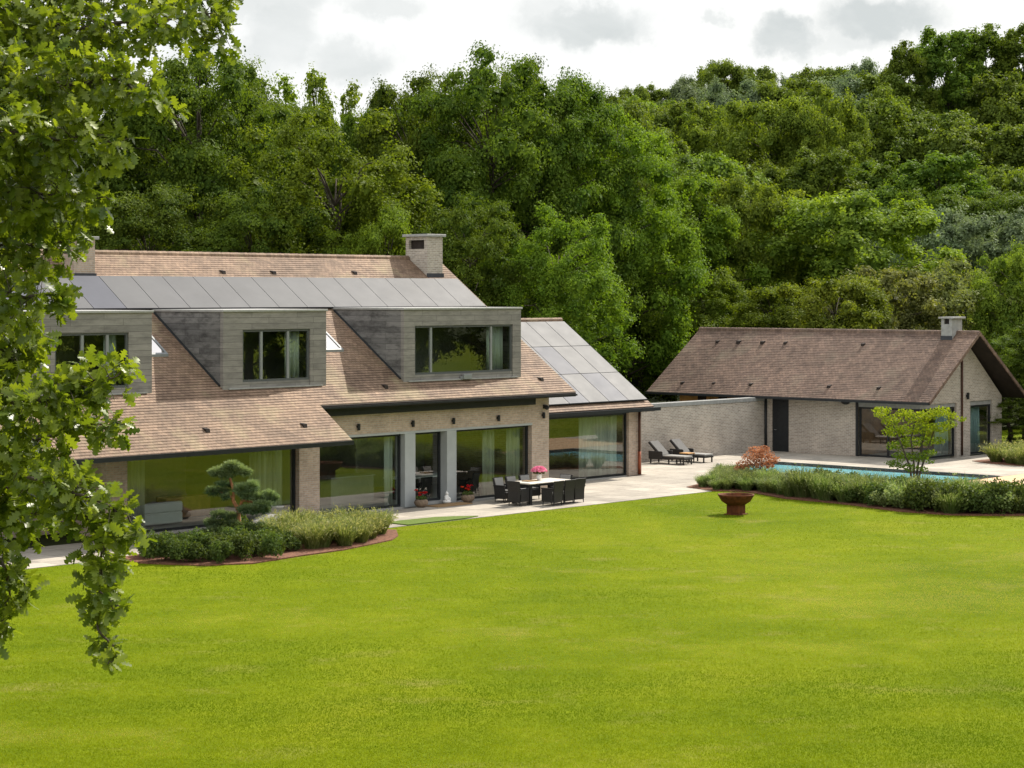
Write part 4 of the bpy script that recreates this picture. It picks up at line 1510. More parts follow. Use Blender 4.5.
#PART4
# ------------------------------------------------------------------ PLANTS IN THE BEDS
BLADE_V = [(-.010, 0, 0), (.010, 0, 0), (-.012, .05, .45), (.012, .05, .45), (-.006, .20, .82), (.006, .20, .82), (0, .36, 1.0)]
BLADE_F = [(0, 1, 3, 2), (2, 3, 5, 4), (4, 5, 6)]
TIP_V = [(-.5, 0, 0), (0, -.16, 0), (.5, 0, 0), (0, .16, 0)]
TIP_F = [(0, 1, 2, 3)]


def clump_mesh(seed, h, r, n, ntip, w=1.0, spread=.55, tip=.05, m='grassclump'):
    """upright tussock: blades from a small foot, arching outwards, seed heads on top"""
    rg = np.random.default_rng(seed)
    a = rg.uniform(0, 6.283, n)
    rr = r * .55 * np.sqrt(rg.uniform(0, 1, n))
    cen = np.stack([rr * np.cos(a), rr * np.sin(a), np.zeros(n)], 1)
    a2 = a + rg.normal(0, .7, n)
    lean = spread * rg.uniform(.1, 1, n)
    up = unit(np.stack([lean * np.cos(a2), lean * np.sin(a2), np.ones(n)], 1))
    fwd = np.stack([np.cos(a2), np.sin(a2), np.zeros(n)], 1)
    fwd = unit(fwd - up * np.sum(fwd * up, 1, keepdims=True))
    side = np.cross(fwd, up)
    L = h * rg.uniform(.55, 1.08, n)
    tv = np.array(BLADE_V) * np.array([w, 1, 1])
    tint = rg.uniform(0, .55, n)
    m1 = scatter_mesh('blades', tv, BLADE_F, cen, side, fwd, up, L, tint)
    # tips
    k = rg.integers(0, n, ntip)
    end = cen[k] + L[k, None] * (up[k] * rg.uniform(.72, 1.0, (ntip, 1)) + fwd[k] * rg.uniform(.12, .34, (ntip, 1))) + rg.normal(0, .025, (ntip, 3))
    nr = unit(rg.normal(size=(ntip, 3)))
    bx, by, bz = frames(nr, rg, up[k] + .5 * fwd[k])
    m2 = scatter_mesh('tips', TIP_V, TIP_F, end, bx, by, bz, tip * rg.uniform(.7, 1.6, ntip), rg.uniform(.5, 1.0, ntip))
    bm = bmesh.new()
    bm.from_mesh(m1)
    bm.from_mesh(m2)
    me = bpy.data.meshes.new('clump')
    bm.to_mesh(me)
    bm.free()
    bpy.data.meshes.remove(m1); bpy.data.meshes.remove(m2)
    me.materials.append(M[m])
    return me


def bush_mesh(seed, h, r, n, ls, m, pale=.3):
    rg = np.random.default_rng(seed)
    k = 16
    pc = np.stack([rg.uniform(-.6, .6, k) * r, rg.uniform(-.6, .6, k) * r, rg.uniform(.22, .82, k) * h], 1)
    idx = rg.integers(0, k, n)
    d = unit(rg.normal(size=(n, 3)))
    c = pc[idx] + d * np.array([.46 * r, .46 * r, .26 * h]) * rg.uniform(.5, 1.12, (n, 1))
    c[:, 2] = np.maximum(c[:, 2], .03)
    nr = unit(.5 * d + np.array([0, 0, .3]) + .8 * rg.normal(size=(n, 3)))
    bx, by, bz = frames(nr, rg)
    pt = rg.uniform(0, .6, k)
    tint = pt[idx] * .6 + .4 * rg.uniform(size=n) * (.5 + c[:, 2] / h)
    me = scatter_mesh('bush', LEAF_V, LEAF_F, c, bx, by, bz, ls * rg.uniform(.6, 1.4, n), tint)
    me.materials.append(M[m])
    return me


def in_poly(p, poly):
    r = False
    for i in range(len(poly)):
        a, b = poly[i], poly[i - 1]
        if (a[1] > p[1]) != (b[1] > p[1]) and p[0] < (b[0] - a[0]) * (p[1] - a[1]) / (b[1] - a[1]) + a[0]: r = not r
    return r


def edge_dist(p, poly):
    best = 9e9
    for i in range(len(poly)):
        a, b = Vector(poly[i]), Vector(poly[i - 1])
        t = max(0, min(1, (Vector(p) - a).dot(b - a) / max(1e-9, (b - a).length_squared)))
        best = min(best, (a + (b - a) * t - Vector(p)).length)
    return best


def fill(poly, step, inset, rnd):
    us = [p[0] for p in poly]; vs = [p[1] for p in poly]
    out = []
    v = min(vs)
    row = 0
    while v < max(vs):
        u = min(us) + (row % 2) * step * .5
        while u < max(us):
            p = (u + rnd.uniform(-.25, .25) * step, v + rnd.uniform(-.25, .25) * step)
            if in_poly(p, poly) and edge_dist(p, poly) > inset: out.append(p)
            u += step
        v += step * .87
        row += 1
    return out


grass = [clump_mesh(20 + i, .74, .34, 420, 320, 1.1, .6, .075, 'grassclump') for i in range(3)]
lav = [clump_mesh(30 + i, .78, .40, 520, 420, 1.5, .62, .06, 'lavender') for i in range(3)]
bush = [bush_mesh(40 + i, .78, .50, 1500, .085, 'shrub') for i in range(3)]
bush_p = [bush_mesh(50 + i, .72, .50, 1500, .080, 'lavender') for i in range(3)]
rnd = random.Random(5)


def plant(name, me, p, label, cat, group, s=1.0):
    o = link(name, me)
    o.location = W(p[0], p[1], .03)
    o.rotation_euler = (0, 0, rnd.uniform(0, 6.28))
    k = s * rnd.uniform(.85, 1.15)
    o.scale = (k, k, k * rnd.uniform(.9, 1.15))
    return tag(o, label, cat, group)


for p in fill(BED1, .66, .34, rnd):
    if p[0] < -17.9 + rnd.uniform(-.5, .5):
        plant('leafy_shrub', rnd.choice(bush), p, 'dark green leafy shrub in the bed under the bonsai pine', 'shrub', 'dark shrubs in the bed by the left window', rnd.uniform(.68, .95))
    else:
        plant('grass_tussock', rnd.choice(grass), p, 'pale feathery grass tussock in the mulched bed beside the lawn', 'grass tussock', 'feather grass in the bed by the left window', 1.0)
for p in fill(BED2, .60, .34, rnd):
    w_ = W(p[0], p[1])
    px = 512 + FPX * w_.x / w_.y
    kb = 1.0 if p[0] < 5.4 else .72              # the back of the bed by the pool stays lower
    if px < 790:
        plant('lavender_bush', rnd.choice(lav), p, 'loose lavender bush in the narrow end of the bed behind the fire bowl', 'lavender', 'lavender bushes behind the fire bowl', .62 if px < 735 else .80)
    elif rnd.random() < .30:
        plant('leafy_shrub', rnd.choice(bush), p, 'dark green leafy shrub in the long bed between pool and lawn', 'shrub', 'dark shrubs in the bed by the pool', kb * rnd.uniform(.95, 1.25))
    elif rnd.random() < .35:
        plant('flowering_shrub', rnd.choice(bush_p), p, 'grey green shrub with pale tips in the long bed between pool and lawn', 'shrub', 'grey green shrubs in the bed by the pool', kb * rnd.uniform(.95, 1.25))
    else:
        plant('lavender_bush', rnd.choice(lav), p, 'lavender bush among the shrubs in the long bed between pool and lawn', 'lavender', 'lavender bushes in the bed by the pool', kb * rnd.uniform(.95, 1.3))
for p in fill(BED3, .8, .42, rnd):
    plant('grass_tussock', rnd.choice(grass), p, 'pale grass tussock in the bed in front of the pool house gable', 'grass tussock', 'feather grass by the pool house gable', 1.2)

# red maple and lime maple by the pool
def small_tree(name, label, u, v, h, pads, stems, m, nleaf, ls, seed, bark='bark', flat=.5):
    rg = np.random.default_rng(seed)
    t = thing(name, label, 'tree', (u, v, .03))
    mb = MB()
    for (x0, y0, pts) in stems:
        q = [(x0, y0, 0)] + pts
        r0 = .035 + .006 * h
        mb.tube(q, [r0 * (1 - .75 * i / (len(q) - 1)) for i in range(len(q))], 7)
    mb.obj('trunk', M[bark], t, smooth=True)
    P = np.array([p[:3] for p in pads]); Rd = np.array([p[3] for p in pads]); fl = np.array([p[4] if len(p) > 4 else flat for p in pads])
    tin = np.array([p[5] if len(p) > 5 else rg.uniform(.2, .8) for p in pads])
    w = Rd ** 2 / (Rd ** 2).sum()
    idx = np.repeat(np.arange(len(pads)), np.maximum(5, (w * nleaf).astype(int)))
    n = len(idx)
    d = unit(rg.normal(size=(n, 3)))
    off = d * (Rd[idx] * (.3 + .75 * rg.uniform(size=n) ** .6))[:, None]
    off[:, 2] *= fl[idx]
    c = P[idx] + off
    nr = unit(.4 * d + np.array([0, 0, .5]) + .7 * rg.normal(size=(n, 3)))
    bx, by, bz = frames(nr, rg)
    tint = np.clip(tin[idx] + rg.normal(0, .2, n), 0, 1)
    me = scatter_mesh('crown', LEAF_V, LEAF_F, c, bx, by, bz, ls * rg.uniform(.6, 1.4, n), tint)
    link('crown', me, M[m], t)
    return t


K = 80.0 / FPX     # metres per pixel where the maples stand
small_tree('red_maple', 'small red leaved maple beside the left end of the pool', (756 - 512) * K, 80.0, 1.4,
           [(-.45, 0, .78, .32), (-.1, .1, 1.05, .42), (.3, -.05, 1.15, .40), (.62, .1, .95, .30), (.05, -.2, .80, .34), (.45, .2, .72, .26), (-.62, .1, .62, .22), (0, .2, 1.3, .28), (.3, .1, 1.36, .24)],
           [(0, 0, [(.03, 0, .35), (-.12, .03, .7), (-.3, 0, .9)]), (0, 0, [(.05, 0, .4), (.25, .02, .8), (.35, 0, 1.05)])], 'redmaple', 1500, .085, 61)
lm = []
rg0 = np.random.default_rng(77)
for (px, py, r) in [(885, 411, 10), (893, 420, 12), (905, 413, 10), (918, 418, 13), (930, 414, 12), (941, 411, 10), (953, 416, 8), (879, 414, 6), (961, 419, 5), (896, 432, 12), (910, 430, 13), (925, 428, 13),
                    (938, 427, 11), (948, 424, 9), (900, 446, 11), (913, 443, 12), (927, 441, 11), (937, 440, 8), (905, 457, 11), (917, 456, 11), (929, 453, 8), (898, 464, 9), (911, 467, 9), (890, 462, 6), (922, 468, 6), (932, 462, 5)]:
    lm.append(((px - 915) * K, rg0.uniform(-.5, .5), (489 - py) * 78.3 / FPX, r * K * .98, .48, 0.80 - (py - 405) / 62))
small_tree('lime_maple', 'lime green multi stemmed maple in front of the pool house corner', (914 - 512) / FPX * 78.3, 78.3, 2.8, lm,
           [(-.05, 0, [(-.15, 0, .8), (-.45, 0, 1.6), (-.9, .1, 2.7)]), (0, 0, [(.0, 0, .9), (-.1, .05, 1.8), (.1, 0, 2.8)]), (.05, 0, [(.3, 0, .85), (.55, 0, 1.6), (.9, 0, 2.6)]), (.05, .1, [(.2, .1, 1.1), (.4, .1, 2.0), (.5, .1, 2.9)])],
           'yellowmaple', 5400, .08, 63)

# bonsai pine: bent trunk and separate needle pads
bp = hthing('bonsai_pine', 'cloud pruned pine with separate needle pads in front of the wide left window', 'tree', 0, 0)
bp.location = (-272 / FPX * H_CAM * FPX / (545.5 - HY), H_CAM * FPX / (545.5 - HY), .03)
bp.rotation_euler = (0, 0, 0)
KB = 61.0 / FPX
B = lambda px, py, y=0.0: ((px - 240) * KB, y, (546 - py) * KB)
mb = MB()
mb.tube([B(242, 546), B(243, 536), B(238, 522, .1), B(238, 512, .1), B(233, 502), B(234, 492), B(231, 484), B(229, 474)], [.075, .07, .065, .06, .05, .045, .04, .025], 8)
mb.tube([B(238, 512, .1), B(242, 502, .1), B(247, 498, .15), B(254, 496)], [.05, .045, .035, .02], 7)
mb.tube([B(242, 502, .1), B(255, 505, .2), B(264, 506, .2)], [.04, .03, .02], 6)
mb.tube([B(240, 528, .05), B(228, 526), B(220, 524, -.1)], [.05, .035, .02], 6)
mb.tube([B(233, 500), B(225, 495), B(216, 493)], [.035, .025, .015], 6)
mb.tube([B(242, 538), B(252, 532, -.1), B(258, 531, -.1)], [.04, .03, .02], 6)
mb.obj('trunk', M['pinebark'], bp, smooth=True)
NEED_V = [(-.5, 0, 0), (0, -.07, 0), (.5, 0, 0), (0, .07, 0)]
rgp = np.random.default_rng(91)
PADS = [([(219, 474, 9, 7), (229, 471, 10, 7), (238, 472, 9, 7), (246, 474, 6, 5), (214, 474, 6, 5), (226, 477, 8, 5), (232, 466, 8, 5)], .55), ([(213, 493, 8, 6), (221, 493, 8, 6), (226, 498, 5, 4)], .15),
        ([(242, 491, 9, 8), (252, 488, 8, 8), (247, 497, 9, 6)], .5), ([(259, 499, 9, 7), (269, 498, 8, 8), (263, 505, 10, 5), (274, 500, 5, 5)], .45), ([(246, 511, 9, 6), (256, 511, 9, 6), (264, 512, 6, 6)], .2),
        ([(220, 516, 9, 6), (230, 518, 8, 5), (212, 524, 8, 6), (222, 527, 10, 6), (234, 526, 8, 6), (216, 531, 9, 5)], .2), ([(252, 529, 7, 5), (261, 528, 6, 5)], .3), ([(222, 485, 7, 3), (230, 487, 5, 3)], .1)]
for pad, tn in PADS:
    cc, nn, tt = [], [], []
    for (px, py, rx, rzp) in pad:
        n = int(26 * rx * rzp * .5)
        d = unit(rgp.normal(size=(n, 3)))
        d[:, 2] = np.where((d[:, 2] < -.2) & (rgp.uniform(size=n) < .6), -d[:, 2], d[:, 2])
        base = np.array(B(px, py, rgp.uniform(-.15, .15)))
        cc.append(base + d * np.array([rx * .86, rx * .86, rzp * .66]) * KB * rgp.uniform(.5, 1.22, (n, 1)))
        nn.append(d)
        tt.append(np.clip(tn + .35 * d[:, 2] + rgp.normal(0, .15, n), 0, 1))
    cc, nn, tt = np.concatenate(cc), np.concatenate(nn), np.concatenate(tt)
    side = unit(np.cross(nn, rgp.normal(size=nn.shape)))
    bx, by, bz = frames(side, rgp, nn + .5 * rgp.normal(size=nn.shape))
    me = scatter_mesh('needle_pad', NEED_V, TIP_F, cc, bx, by, bz, .155 * rgp.uniform(.6, 1.4, len(cc)), tt)
    link('needle_pad', me, M['pine'], bp)

# ------------------------------------------------------------------ LAWN BLADES
def inside(pu, pv, poly):
    r = np.zeros(len(pu), bool)
    for i in range(len(poly)):
        (a0, a1), (b0, b1) = poly[i], poly[i - 1]
        c = ((a1 > pv) != (b1 > pv))
        with np.errstate(divide='ignore', invalid='ignore'):
            c &= pu < (b0 - a0) * (pv - a1) / (b1 - a1) + a0
        r ^= c
    return r


rgl = np.random.default_rng(404)
NB = 1350000
yy = 1 / np.sqrt(1 / 29.5 ** 2 - rgl.uniform(0, 1, NB) * (1 / 29.5 ** 2 - 1 / 78.0 ** 2))
xx = (rgl.uniform(-1, 1, NB)) * (.25 * yy + 8.0)
du, dv_ = xx - OX, yy - OY
lu, lv = du * UX + dv_ * UY, -du * UY + dv_ * UX
ok = inside(lu, lv, LAWN) & ~inside(lu, lv, BED1) & ~inside(lu, lv, BED2) & ~((lv > -4.2))
xx, yy = xx[ok], yy[ok]
N = len(xx)
hh = (.015 + .00026 * yy) * rgl.uniform(.5, 1.25, N)
a = rgl.uniform(0, 6.283, N)
side = np.stack([np.cos(a), np.sin(a), np.zeros(N)], 1)
up = unit(np.stack([rgl.normal(0, .45, N), rgl.normal(0, .45, N), np.ones(N)], 1))
side = unit(side - up * np.sum(side * up, 1, keepdims=True))


def vnoise(px, py, cell, seed):
    g = np.random.default_rng(seed).uniform(-1, 1, (256, 256))
    fx, fy = px / cell + 60, py / cell
    i, j = np.floor(fx).astype(int), np.floor(fy).astype(int)
    tx, ty = fx - i, fy - j
    tx, ty = tx * tx * (3 - 2 * tx), ty * ty * (3 - 2 * ty)
    i0, i1, j0, j1 = i % 256, (i + 1) % 256, j % 256, (j + 1) % 256
    return (g[i0, j0] * (1 - tx) + g[i1, j0] * tx) * (1 - ty) + (g[i0, j1] * (1 - tx) + g[i1, j1] * tx) * ty


pt = .5 + .26 * vnoise(xx * .7 + yy * .2, yy, 5.5, 1) + .22 * vnoise(xx * .6, yy * 1.2, 2.1, 2) + .18 * vnoise(xx * .5 + yy * .1, yy, 9.0, 8) + .16 * vnoise(xx, yy, .7, 3) + .12 * vnoise(xx, yy, .25, 4)
me = scatter_mesh('grass', [(-.27, 0, 0), (.27, 0, 0), (.05, 0, 1)], [(0, 1, 2)], np.stack([xx, yy, np.full(N, .0)], 1), side, np.cross(up, side), up, hh, pt + .22 * np.maximum(0, vnoise(xx * .45 + yy * .12, yy * 1.1, 1.6, 11)) + rgl.normal(0, .12, N))
tag(link('grass', me, M['blades']), 'short mown bright green grass of the lawn', 'grass', kind='stuff')

# ------------------------------------------------------------------ TREES
SP = {
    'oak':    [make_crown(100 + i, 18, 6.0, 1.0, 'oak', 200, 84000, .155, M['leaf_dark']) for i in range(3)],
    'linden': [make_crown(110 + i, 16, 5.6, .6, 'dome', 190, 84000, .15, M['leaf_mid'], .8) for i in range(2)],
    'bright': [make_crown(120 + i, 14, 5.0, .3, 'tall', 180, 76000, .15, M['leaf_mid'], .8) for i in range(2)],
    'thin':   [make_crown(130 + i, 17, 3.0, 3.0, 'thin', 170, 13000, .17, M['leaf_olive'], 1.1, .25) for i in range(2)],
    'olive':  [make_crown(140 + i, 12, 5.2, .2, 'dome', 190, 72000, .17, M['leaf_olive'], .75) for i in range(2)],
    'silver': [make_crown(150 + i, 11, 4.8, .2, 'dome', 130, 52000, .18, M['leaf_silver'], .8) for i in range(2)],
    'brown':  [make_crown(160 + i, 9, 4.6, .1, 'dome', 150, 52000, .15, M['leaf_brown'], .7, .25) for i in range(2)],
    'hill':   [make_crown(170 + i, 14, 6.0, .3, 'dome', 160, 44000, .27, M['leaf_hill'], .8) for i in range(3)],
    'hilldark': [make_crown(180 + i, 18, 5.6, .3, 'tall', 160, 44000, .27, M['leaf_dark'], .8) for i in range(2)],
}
KIND = {'oak': 'broadleaf_tree', 'linden': 'broadleaf_tree', 'bright': 'broadleaf_tree', 'thin': 'slender_tree', 'olive': 'broadleaf_tree', 'silver': 'willow_tree', 'brown': 'large_shrub', 'hill': 'broadleaf_tree', 'hilldark': 'dark_tree'}
rt = random.Random(11)
cnt = {}


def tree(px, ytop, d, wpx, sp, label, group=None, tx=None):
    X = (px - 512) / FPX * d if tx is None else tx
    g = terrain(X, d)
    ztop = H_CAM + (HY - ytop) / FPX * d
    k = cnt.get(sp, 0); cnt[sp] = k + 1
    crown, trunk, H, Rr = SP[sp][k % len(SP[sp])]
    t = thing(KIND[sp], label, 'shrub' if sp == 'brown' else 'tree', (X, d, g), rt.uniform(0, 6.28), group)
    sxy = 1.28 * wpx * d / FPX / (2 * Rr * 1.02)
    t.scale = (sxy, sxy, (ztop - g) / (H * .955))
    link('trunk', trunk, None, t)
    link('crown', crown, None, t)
    return t


T = [
    (20, 20, 108, 210, 'oak', 'dark tree standing behind the house, hidden behind the foreground oak at the left edge'),
    (118, 62, 112, 150, 'oak', 'dark green tree behind the left chimney of the house'),
    (198, 44, 107, 170, 'oak', 'tall dark green oak behind the house ridge, left of the pale thin birches'),
    (262, 88, 114, 110, 'oak', 'dark tree between the tall oak and the slender trees'),
    (284, 74, 121, 78, 'thin', 'slender yellowish tree rising behind the house, leftmost of the three thin treetops'),
    (318, 68, 124, 74, 'thin', 'slender sparse tree, tallest of the three thin treetops above the house'),
    (354, 82, 122, 66, 'thin', 'slender pointed treetop just left of the big round tree group'),
    (335, 106, 101, 185, 'linden', 'mid green round crowned tree behind the house, left of the chimney by the gable'),
    (418, 68, 114, 130, 'oak', 'big round tree behind the house chimney, left member of the tall group'),
    (492, 52, 111, 165, 'oak', 'tallest tree of the group behind the dormers, above the widest dormer'),
    (562, 72, 113, 140, 'oak', 'round tree at the right of the tall group, above the annex ridge'),
    (618, 104, 116, 140, 'linden', 'bright green tree rising behind the annex roof'),
    (470, 190, 100, 110, 'oak', 'low dark tree right behind the house gable'),
    (556, 205, 100, 130, 'linden', 'leafy tree close behind the annex ridge'),
    (640, 235, 118, 110, 'bright', 'bright green tree in the gap between annex and pool house'),
    (255, 190, 98, 130, 'oak', 'low tree with hanging branches right behind the house ridge, left of the round crown'),
    (150, 185, 98, 140, 'oak', 'low dark tree behind the house ridge beside the left chimney'),
    (385, 205, 97, 110, 'linden', 'small light green tree just left of the chimney near the gable'),
    (40, 170, 98, 130, 'oak', 'low dark tree behind the house at its left end'),
    (690, 172, 126, 120, 'bright', 'green tree between the tall group and the wooded hill'),
    (740, 166, 130, 120, 'olive', 'olive tree behind the left part of the pool house roof, higher up'),
    (705, 268, 119, 110, 'bright', 'low bright tree behind the left end of the pool house ridge'),
    (775, 284, 115, 120, 'bright', 'low bright green tree behind the middle of the pool house ridge'),
    (792, 186, 134, 120, 'olive', 'olive green tree on the lower slope, left of the big yellowish one'),
    (852, 182, 127, 190, 'olive', 'big yellowish olive tree in the middle above the pool house roof'),
    (922, 206, 141, 120, 'silver', 'silver green willow above the pool house chimney'),
    (985, 204, 139, 120, 'silver', 'silver green willow near the right edge above the gable'),
    (890, 262, 117, 140, 'brown', 'brownish green big shrub directly behind the pool house chimney'),
    (962, 258, 118, 140, 'brown', 'brownish green big shrub behind the pool house gable'),
    (1022, 236, 116, 90, 'olive', 'yellow green tree cut off by the right edge behind the gable'),
    (835, 268, 113, 120, 'olive', 'low green tree behind the right half of the pool house ridge'),
    (1026, 330, 104, 90, 'oak', 'dark tree right of the pool house gable at the edge of the picture'),
    (1010, 392, 99, 90, 'oak', 'low dark hedge tree beside the gable of the pool house'),
    (1085, 300, 102, 120, 'oak', 'dark tree outside to the right beyond the pool house'),
]
for t_ in T: tree(*t_)
for (px, y, d, w) in ((240, 64, 119, 130), (400, 90, 119, 110), (455, 68, 120, 120), (527, 64, 121, 120), (592, 92, 120, 110), (300, 100, 118, 110), (365, 112, 116, 90), (170, 72, 119, 120)):
    tree(px, y, d, w, 'oak', 'round treetop of the second row behind the house, closing the gaps between the front crowns', 'second row of trees behind the house')
rows_ = {
    'lowest slope row': ('hill', 168, [(590, 150), (650, 140), (705, 152), (758, 160), (822, 142), (884, 150), (942, 152), (1000, 158), (1060, 165)], 110),
    'middle slope row': ('hill', 205, [(620, 104), (672, 98), (724, 94), (776, 92), (828, 90), (880, 96), (934, 106), (986, 118), (1040, 122)], 100),
    'upper slope row': ('hill', 232, [(606, 104), (650, 92), (696, 84), (742, 74), (790, 78), (836, 74), (878, 76), (1010, 72), (1062, 60)], 92),
}
nthw = ['first', 'second', 'third', 'fourth', 'fifth', 'sixth', 'seventh', 'eighth', 'ninth', 'tenth', 'eleventh']
for rn, (sp, d, pts, w) in rows_.items():
    for i, (px, y) in enumerate(pts):
        s2 = 'silver' if (px in (696, 742, 836)) else ('hilldark' if (rn.startswith('low') and px in (822, 884, 942)) else ('olive' if px in (724, 828, 776) and rn.startswith('middle') else sp))
        tree(px, y + rt.uniform(-5, 5), d + rt.uniform(-9, 9), w * rt.uniform(.9, 1.2), s2, '%s tree on the wooded hill, %s from the left in the %s' % ({'hill': 'olive green', 'silver': 'grey green', 'hilldark': 'dark green', 'olive': 'yellowish green'}[s2], nthw[i], rn), 'trees on the wooded hill')
sk = [(604, 92), (630, 86), (660, 82), (692, 74), (722, 56), (752, 66), (784, 72), (812, 62), (840, 64), (866, 58)]
for i, (px, y) in enumerate(sk):
    tree(px, y, 268 + rt.uniform(-8, 8), rt.uniform(48, 66), 'hill' if i % 3 else 'silver', 'skyline tree along the top of the hill, %s from the left' % nthw[i], 'trees along the skyline')
for (px, y, d, w, lab) in ((905, 42, 232, 66, 'dark tree on the hilltop, leftmost of the tall dark cluster at the right'), (945, 24, 236, 88, 'tall dark tree on the hilltop, left half of the dark cluster'),
                           (988, 25, 240, 88, 'tall dark tree on the hilltop, right half of the dark cluster'), (1026, 23, 238, 84, 'tall dark hilltop tree cut by the right edge of the picture'), (1075, 35, 236, 80, 'dark hilltop tree outside to the right')):
    tree(px, y, d, w, 'hilldark', lab, 'dark trees on the hilltop')
for k, (px, y, d, w) in enumerate([(1110, 330, 98, 130), (1170, 300, 106, 150), (1240, 280, 112, 150), (1150, 230, 126, 150), (1220, 210, 140, 150), (1130, 120, 170, 130), (1200, 115, 180, 130), (1130, 60, 236, 110), (1190, 60, 236, 110), (1260, 90, 200, 140), (1300, 180, 150, 170)]):
    tree(px, y, d, w, ('oak', 'hill', 'olive')[k % 3], 'tree of the wood standing wholly beyond the right edge', 'wood beyond the right edge of the picture')
# fill behind the front rows, seen only through gaps
for (px, y, d, w) in [(60, 110, 128, 150), (150, 120, 128, 150), (230, 120, 130, 150), (310, 140, 130, 150), (390, 120, 130, 150), (460, 105, 132, 150), (530, 105, 132, 150), (600, 125, 130, 150), (670, 190, 146, 130), (730, 195, 150, 130),
                      (800, 200, 150, 130), (870, 205, 152, 130), (940, 190, 154, 130), (1000, 190, 154, 130), (-40, 90, 118, 170), (-90, 70, 108, 190), (640, 165, 128, 130), (1090, 200, 150, 130), (1090, 120, 190, 120)]:
    tree(px, y, d, w, 'oak', 'dark tree deep in the wood, seen only through gaps between the front trees', 'trees deep in the wood')
# the wood goes on to the right beyond the frame (mirrored in the upper windows)
for k, (X, Y, h) in enumerate([(50, 116, 20), (56, 106, 21), (58, 97, 20), (59, 89, 21), (60, 81, 20), (61, 73, 21), (62, 65, 20), (63, 57, 21), (64, 48, 20), (68, 101, 23), (69, 85, 23), (70, 69, 23), (72, 53, 23)]):
    crown, trunk, H, Rr = SP['oak'][k % 3]
    t = thing('broadleaf_tree', 'dark tree of the wood that closes the garden beyond the right edge', 'tree', (X, Y, -2.6), rt.uniform(0, 6.28), 'trees beyond the right edge')
    t.scale = (1.1, 1.1, h / H)
    link('trunk', trunk, None, t); link('crown', crown, None, t)

# ------------------------------------------------------------------ FOREGROUND OAK
rg = np.random.default_rng(2024)
OAK_ST = [(-.52, .02), (-.36, .07), (-.25, .22), (-.14, .09), (-.01, .31), (.10, .12), (.22, .31), (.31, .12), (.42, .19), (.50, .05)]
ov, of = [], []
for i, (xx, w) in enumerate(OAK_ST):
    z = .10 * (xx + .1) * abs(xx) * -1.2
    ov += [(xx, -w, z + .16 * w), (xx, 0, z), (xx, w, z + .16 * w)]
for i in range(len(OAK_ST) - 1):
    a = i * 3
    of += [(a, a + 3, a + 4, a + 1), (a + 1, a + 4, a + 5, a + 2)]

OD = 20.0
OAKX, OAKY = -10.4, 21.5


def opt(px, py, d): return np.array([(px - 512) / FPX * d, d, H_CAM + (HY - py) / FPX * d])


SPINES = [  # pixel points with foliage radius (px), distance, density
    ([(-120, -20, 50), (0, -12, 46), (100, -14, 40), (180, -16, 34), (240, -6, 14)], 21.5, 1.0),
    ([(-120, 40, 50), (10, 22, 44), (80, 26, 40), (150, 22, 34), (205, 14, 24), (225, 30, 20), (218, 50, 13)], 20.5, 1.0),
    ([(-120, 95, 50), (10, 78, 44), (70, 84, 38), (120, 78, 30), (150, 96, 26), (176, 116, 10)], 19.6, 1.0),
    ([(-120, 140, 55), (0, 132, 44), (60, 140, 40), (100, 136, 32), (128, 152, 13)], 19.0, 1.0),
    ([(-120, 200, 55), (0, 190, 44), (50, 194, 40), (84, 196, 30), (110, 200, 10)], 19.6, 1.05),
    ([(-120, 250, 55), (-5, 244, 42), (40, 246, 38), (62, 242, 22), (86, 226, 9)], 20.3, 1.05),
    ([(-120, 310, 50), (-5, 296, 40), (35, 296, 34), (54, 296, 18), (72, 300, 8)], 19.4, 1.05),
    ([(-120, 360, 50), (-5, 350, 40), (20, 354, 30), (38, 356, 14)], 20.4, 1.0),
    ([(-100, 370, 40), (0, 400, 38), (50, 396, 34), (85, 384, 30), (112, 378, 22), (134, 366, 7)], 18.7, 1.1),
    ([(-100, 420, 40), (0, 440, 40), (40, 440, 34), (80, 424, 26), (108, 424, 18), (126, 424, 7)], 19.3, 1.0),
    ([(-100, 470, 40), (-5, 490, 40), (35, 486, 34), (60, 490, 26)], 19.8, 1.0),
    ([(-100, 335, 44), (-5, 326, 40), (24, 332, 28), (42, 338, 12)], 20.9, 1.1),
    ([(-100, 460, 44), (-10, 462, 42), (30, 460, 36), (58, 462, 24)], 20.6, 1.1),
    ([(-80, 515, 44), (-10, 520, 34), (24, 514, 30), (48, 516, 20)], 20.2, 1.0),
    ([(20, 470, 30), (66, 492, 28), (100, 500, 26), (122, 514, 20), (138, 530, 11), (148, 538, 5)], 18.4, 1.1),
    ([(60, 480, 26), (90, 520, 28), (104, 548, 28), (100, 572, 24), (88, 582, 12)], 18.6, 1.0),
    ([(104, 560, 10), (100, 590, 6), (94, 608, 12), (100, 630, 14), (112, 644, 10), (116, 658, 6), (108, 664, 5)], 18.5, .9),
    ([(100, 590, 5), (116, 608, 9), (122, 606, 6)], 18.4, .8),
    ([(-60, 520, 40), (-8, 540, 28), (6, 570, 20), (8, 596, 18), (4, 622, 14), (2, 640, 7)], 19.2, 1.0),
    ([(6, 560, 10), (24, 584, 11), (34, 590, 6)], 19.1, .9),
]
cc, ax_, nn, tt, sz = [], [], [], [], []
twigs = MB()
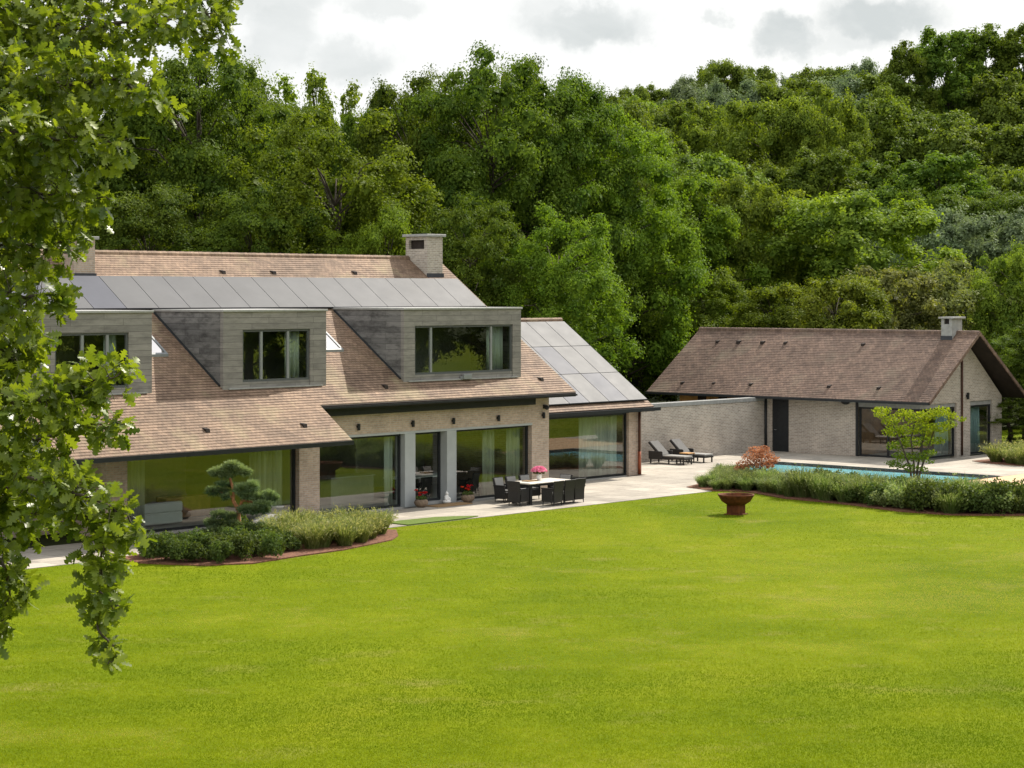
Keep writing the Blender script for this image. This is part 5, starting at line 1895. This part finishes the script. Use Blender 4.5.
for pts, d0, dens in SPINES:
    P3 = [opt(p[0], p[1], d0 + rg.uniform(-.25, .25)) for p in pts]
    RR = [p[2] / FPX * d0 for p in pts]
    P3s, Rs = [], []
    for i in range(len(P3) - 1):
        for t in np.linspace(0, 1, 5)[:-1]:
            P3s.append(P3[i] * (1 - t) + P3[i + 1] * t + rg.normal(0, .012, 3)); Rs.append(RR[i] * (1 - t) + RR[i + 1] * t)
    P3s.append(P3[-1]); Rs.append(RR[-1])
    L = sum(np.linalg.norm(P3s[i + 1] - P3s[i]) for i in range(len(P3s) - 1))
    twigs.tube(P3s, [max(.004, .004 + .022 * (1 - i / len(P3s)) * min(1, L / 2.5)) for i in range(len(P3s))], 6)
    for i in range(len(P3s) - 1):
        seg = np.linalg.norm(P3s[i + 1] - P3s[i])
        r = .5 * (Rs[i] + Rs[i + 1])
        n = max(1, int(dens * seg * (18 + 560 * r * r) + rg.uniform()))
        for k in range(n):
            t = rg.uniform()
            base = P3s[i] * (1 - t) + P3s[i + 1] * t
            dr = unit(rg.normal(size=(1, 3)))[0]
            dr[2] -= .15
            rad = r * rg.uniform(.25, 1.0)
            tip = base + dr * np.array([1, 1.7, 1]) * rad
            if rad > .12 and rg.uniform() < .5:
                twigs.tube([base, base * .5 + tip * .5 + np.array([0, 0, .03]), tip], [.006, .004, .0025], 4, cap=False)
            m_ = rg.integers(4, 8)
            tb_ = rg.uniform(.1, .9)
            tw = unit((tip - base + 1e-6)[None])[0]
            for q in range(m_):
                ld = unit((tw * .7 + rg.normal(0, .75, 3) + np.array([0, 0, -.15]))[None])[0]
                s = rg.uniform(.105, .175)
                cc.append(tip + ld * s * .5 + rg.normal(0, .012, 3)); ax_.append(ld)
                nn.append(unit((np.array([0, 0, .65]) + rg.normal(0, .55, 3))[None])[0])
                tt.append(.6 * tb_ + .4 * rg.uniform()); sz.append(s)
hubs = []
for k in range(74):
    q = unit(rg.normal(size=(1, 3)))[0]
    r = rg.uniform(.45, 1.0) ** .6
    c = np.array([OAKX, OAKY, 9.3]) + q * np.array([5.6, 5.6, 6.2]) * r
    if c[0] > -.243 * c[1] - 1.35 or c[2] < 3.6: continue
    hubs.append(c)
    for m_i in range(80):
        tip = c + unit(rg.normal(size=(1, 3)))[0] * np.array([1.15, 1.15, .8]) * rg.uniform(.35, 1.0)
        tb_ = rg.uniform(.1, .9)
        tw = unit((tip - c)[None])[0]
        for q_ in range(rg.integers(4, 8)):
            ld = unit((tw * .7 + rg.normal(0, .75, 3) + np.array([0, 0, -.15]))[None])[0]
            s = rg.uniform(.11, .18)
            cc.append(tip + ld * s * .5); ax_.append(ld)
            nn.append(unit((np.array([0, 0, .65]) + rg.normal(0, .55, 3))[None])[0])
            tt.append(.6 * tb_ + .4 * rg.uniform()); sz.append(s)
cc, ax_, nn, tt, sz = map(np.array, (cc, ax_, nn, tt, sz))
nn = unit(nn - ax_ * np.sum(nn * ax_, 1, keepdims=True))
by = np.cross(nn, ax_)
oak = thing('oak_tree', 'large oak close to the viewer with lobed leaves, branches hanging in from the left edge', 'tree', (OAKX, OAKY, 0))
me = scatter_mesh('crown', ov, of, cc - np.array([OAKX, OAKY, 0]), ax_, by, nn, sz, tt, smooth=True)
link('crown', me, M['oakleaf'], oak)
twigs.v = [(a - OAKX, b - OAKY, c) for a, b, c in twigs.v]
twigs.obj('branches', M['bark'], oak, smooth=True)
mb = MB()
mb.tube([(0, 0, -.3), (.05, 0, .5), (.1, .1, 3), (.2, 0, 6), (.3, .1, 9), (.5, .1, 13)], [.62, .46, .40, .36, .28, .12], 14)
C0 = np.array([OAKX, OAKY, 0])
for zs, (hx, hy, hd), ends in ((3.3, (-170, 420, 20.2), [(-100, 470, 19.8), (-80, 515, 20.2), (-60, 520, 19.2), (-100, 460, 20.6)]),
                               (4.6, (-190, 340, 20.2), [(-100, 420, 19.3), (-100, 370, 18.7), (-120, 360, 20.4), (-100, 335, 20.9), (-120, 310, 19.4)]),
                               (5.9, (-200, 190, 20.4), [(-120, 250, 20.3), (-120, 200, 19.6), (-120, 140, 19)]),
                               (7.3, (-200, 50, 20.8), [(-120, 95, 19.6), (-120, 40, 20.5), (-120, -20, 21.5)])):
    h = opt(hx, hy, hd) - C0
    s = np.array([.12, 0, zs])
    m1 = s * .55 + h * .45 + np.array([0, .1, .35])
    mb.tube([s, m1, h], [.17, .12, .085], 8)
    for e in ends:
        q = opt(*e) - C0
        mb.tube([h, h * .5 + q * .5 + np.array([0, 0, .12]), q], [.075, .05, .028], 7)
for c in hubs:
    q = c - C0
    zs = max(2.6, min(11.5, q[2] - .35 * np.hypot(q[0], q[1]) - .5))
    s = np.array([.02 * zs, 0, zs])
    mb.tube([s, s * .5 + q * .5 + np.array([0, 0, .3]), q], [.09, .05, .02], 6, cap=False)
mb.obj('trunk', M['bark'], oak, smooth=True)
print('oak leaves', len(cc))
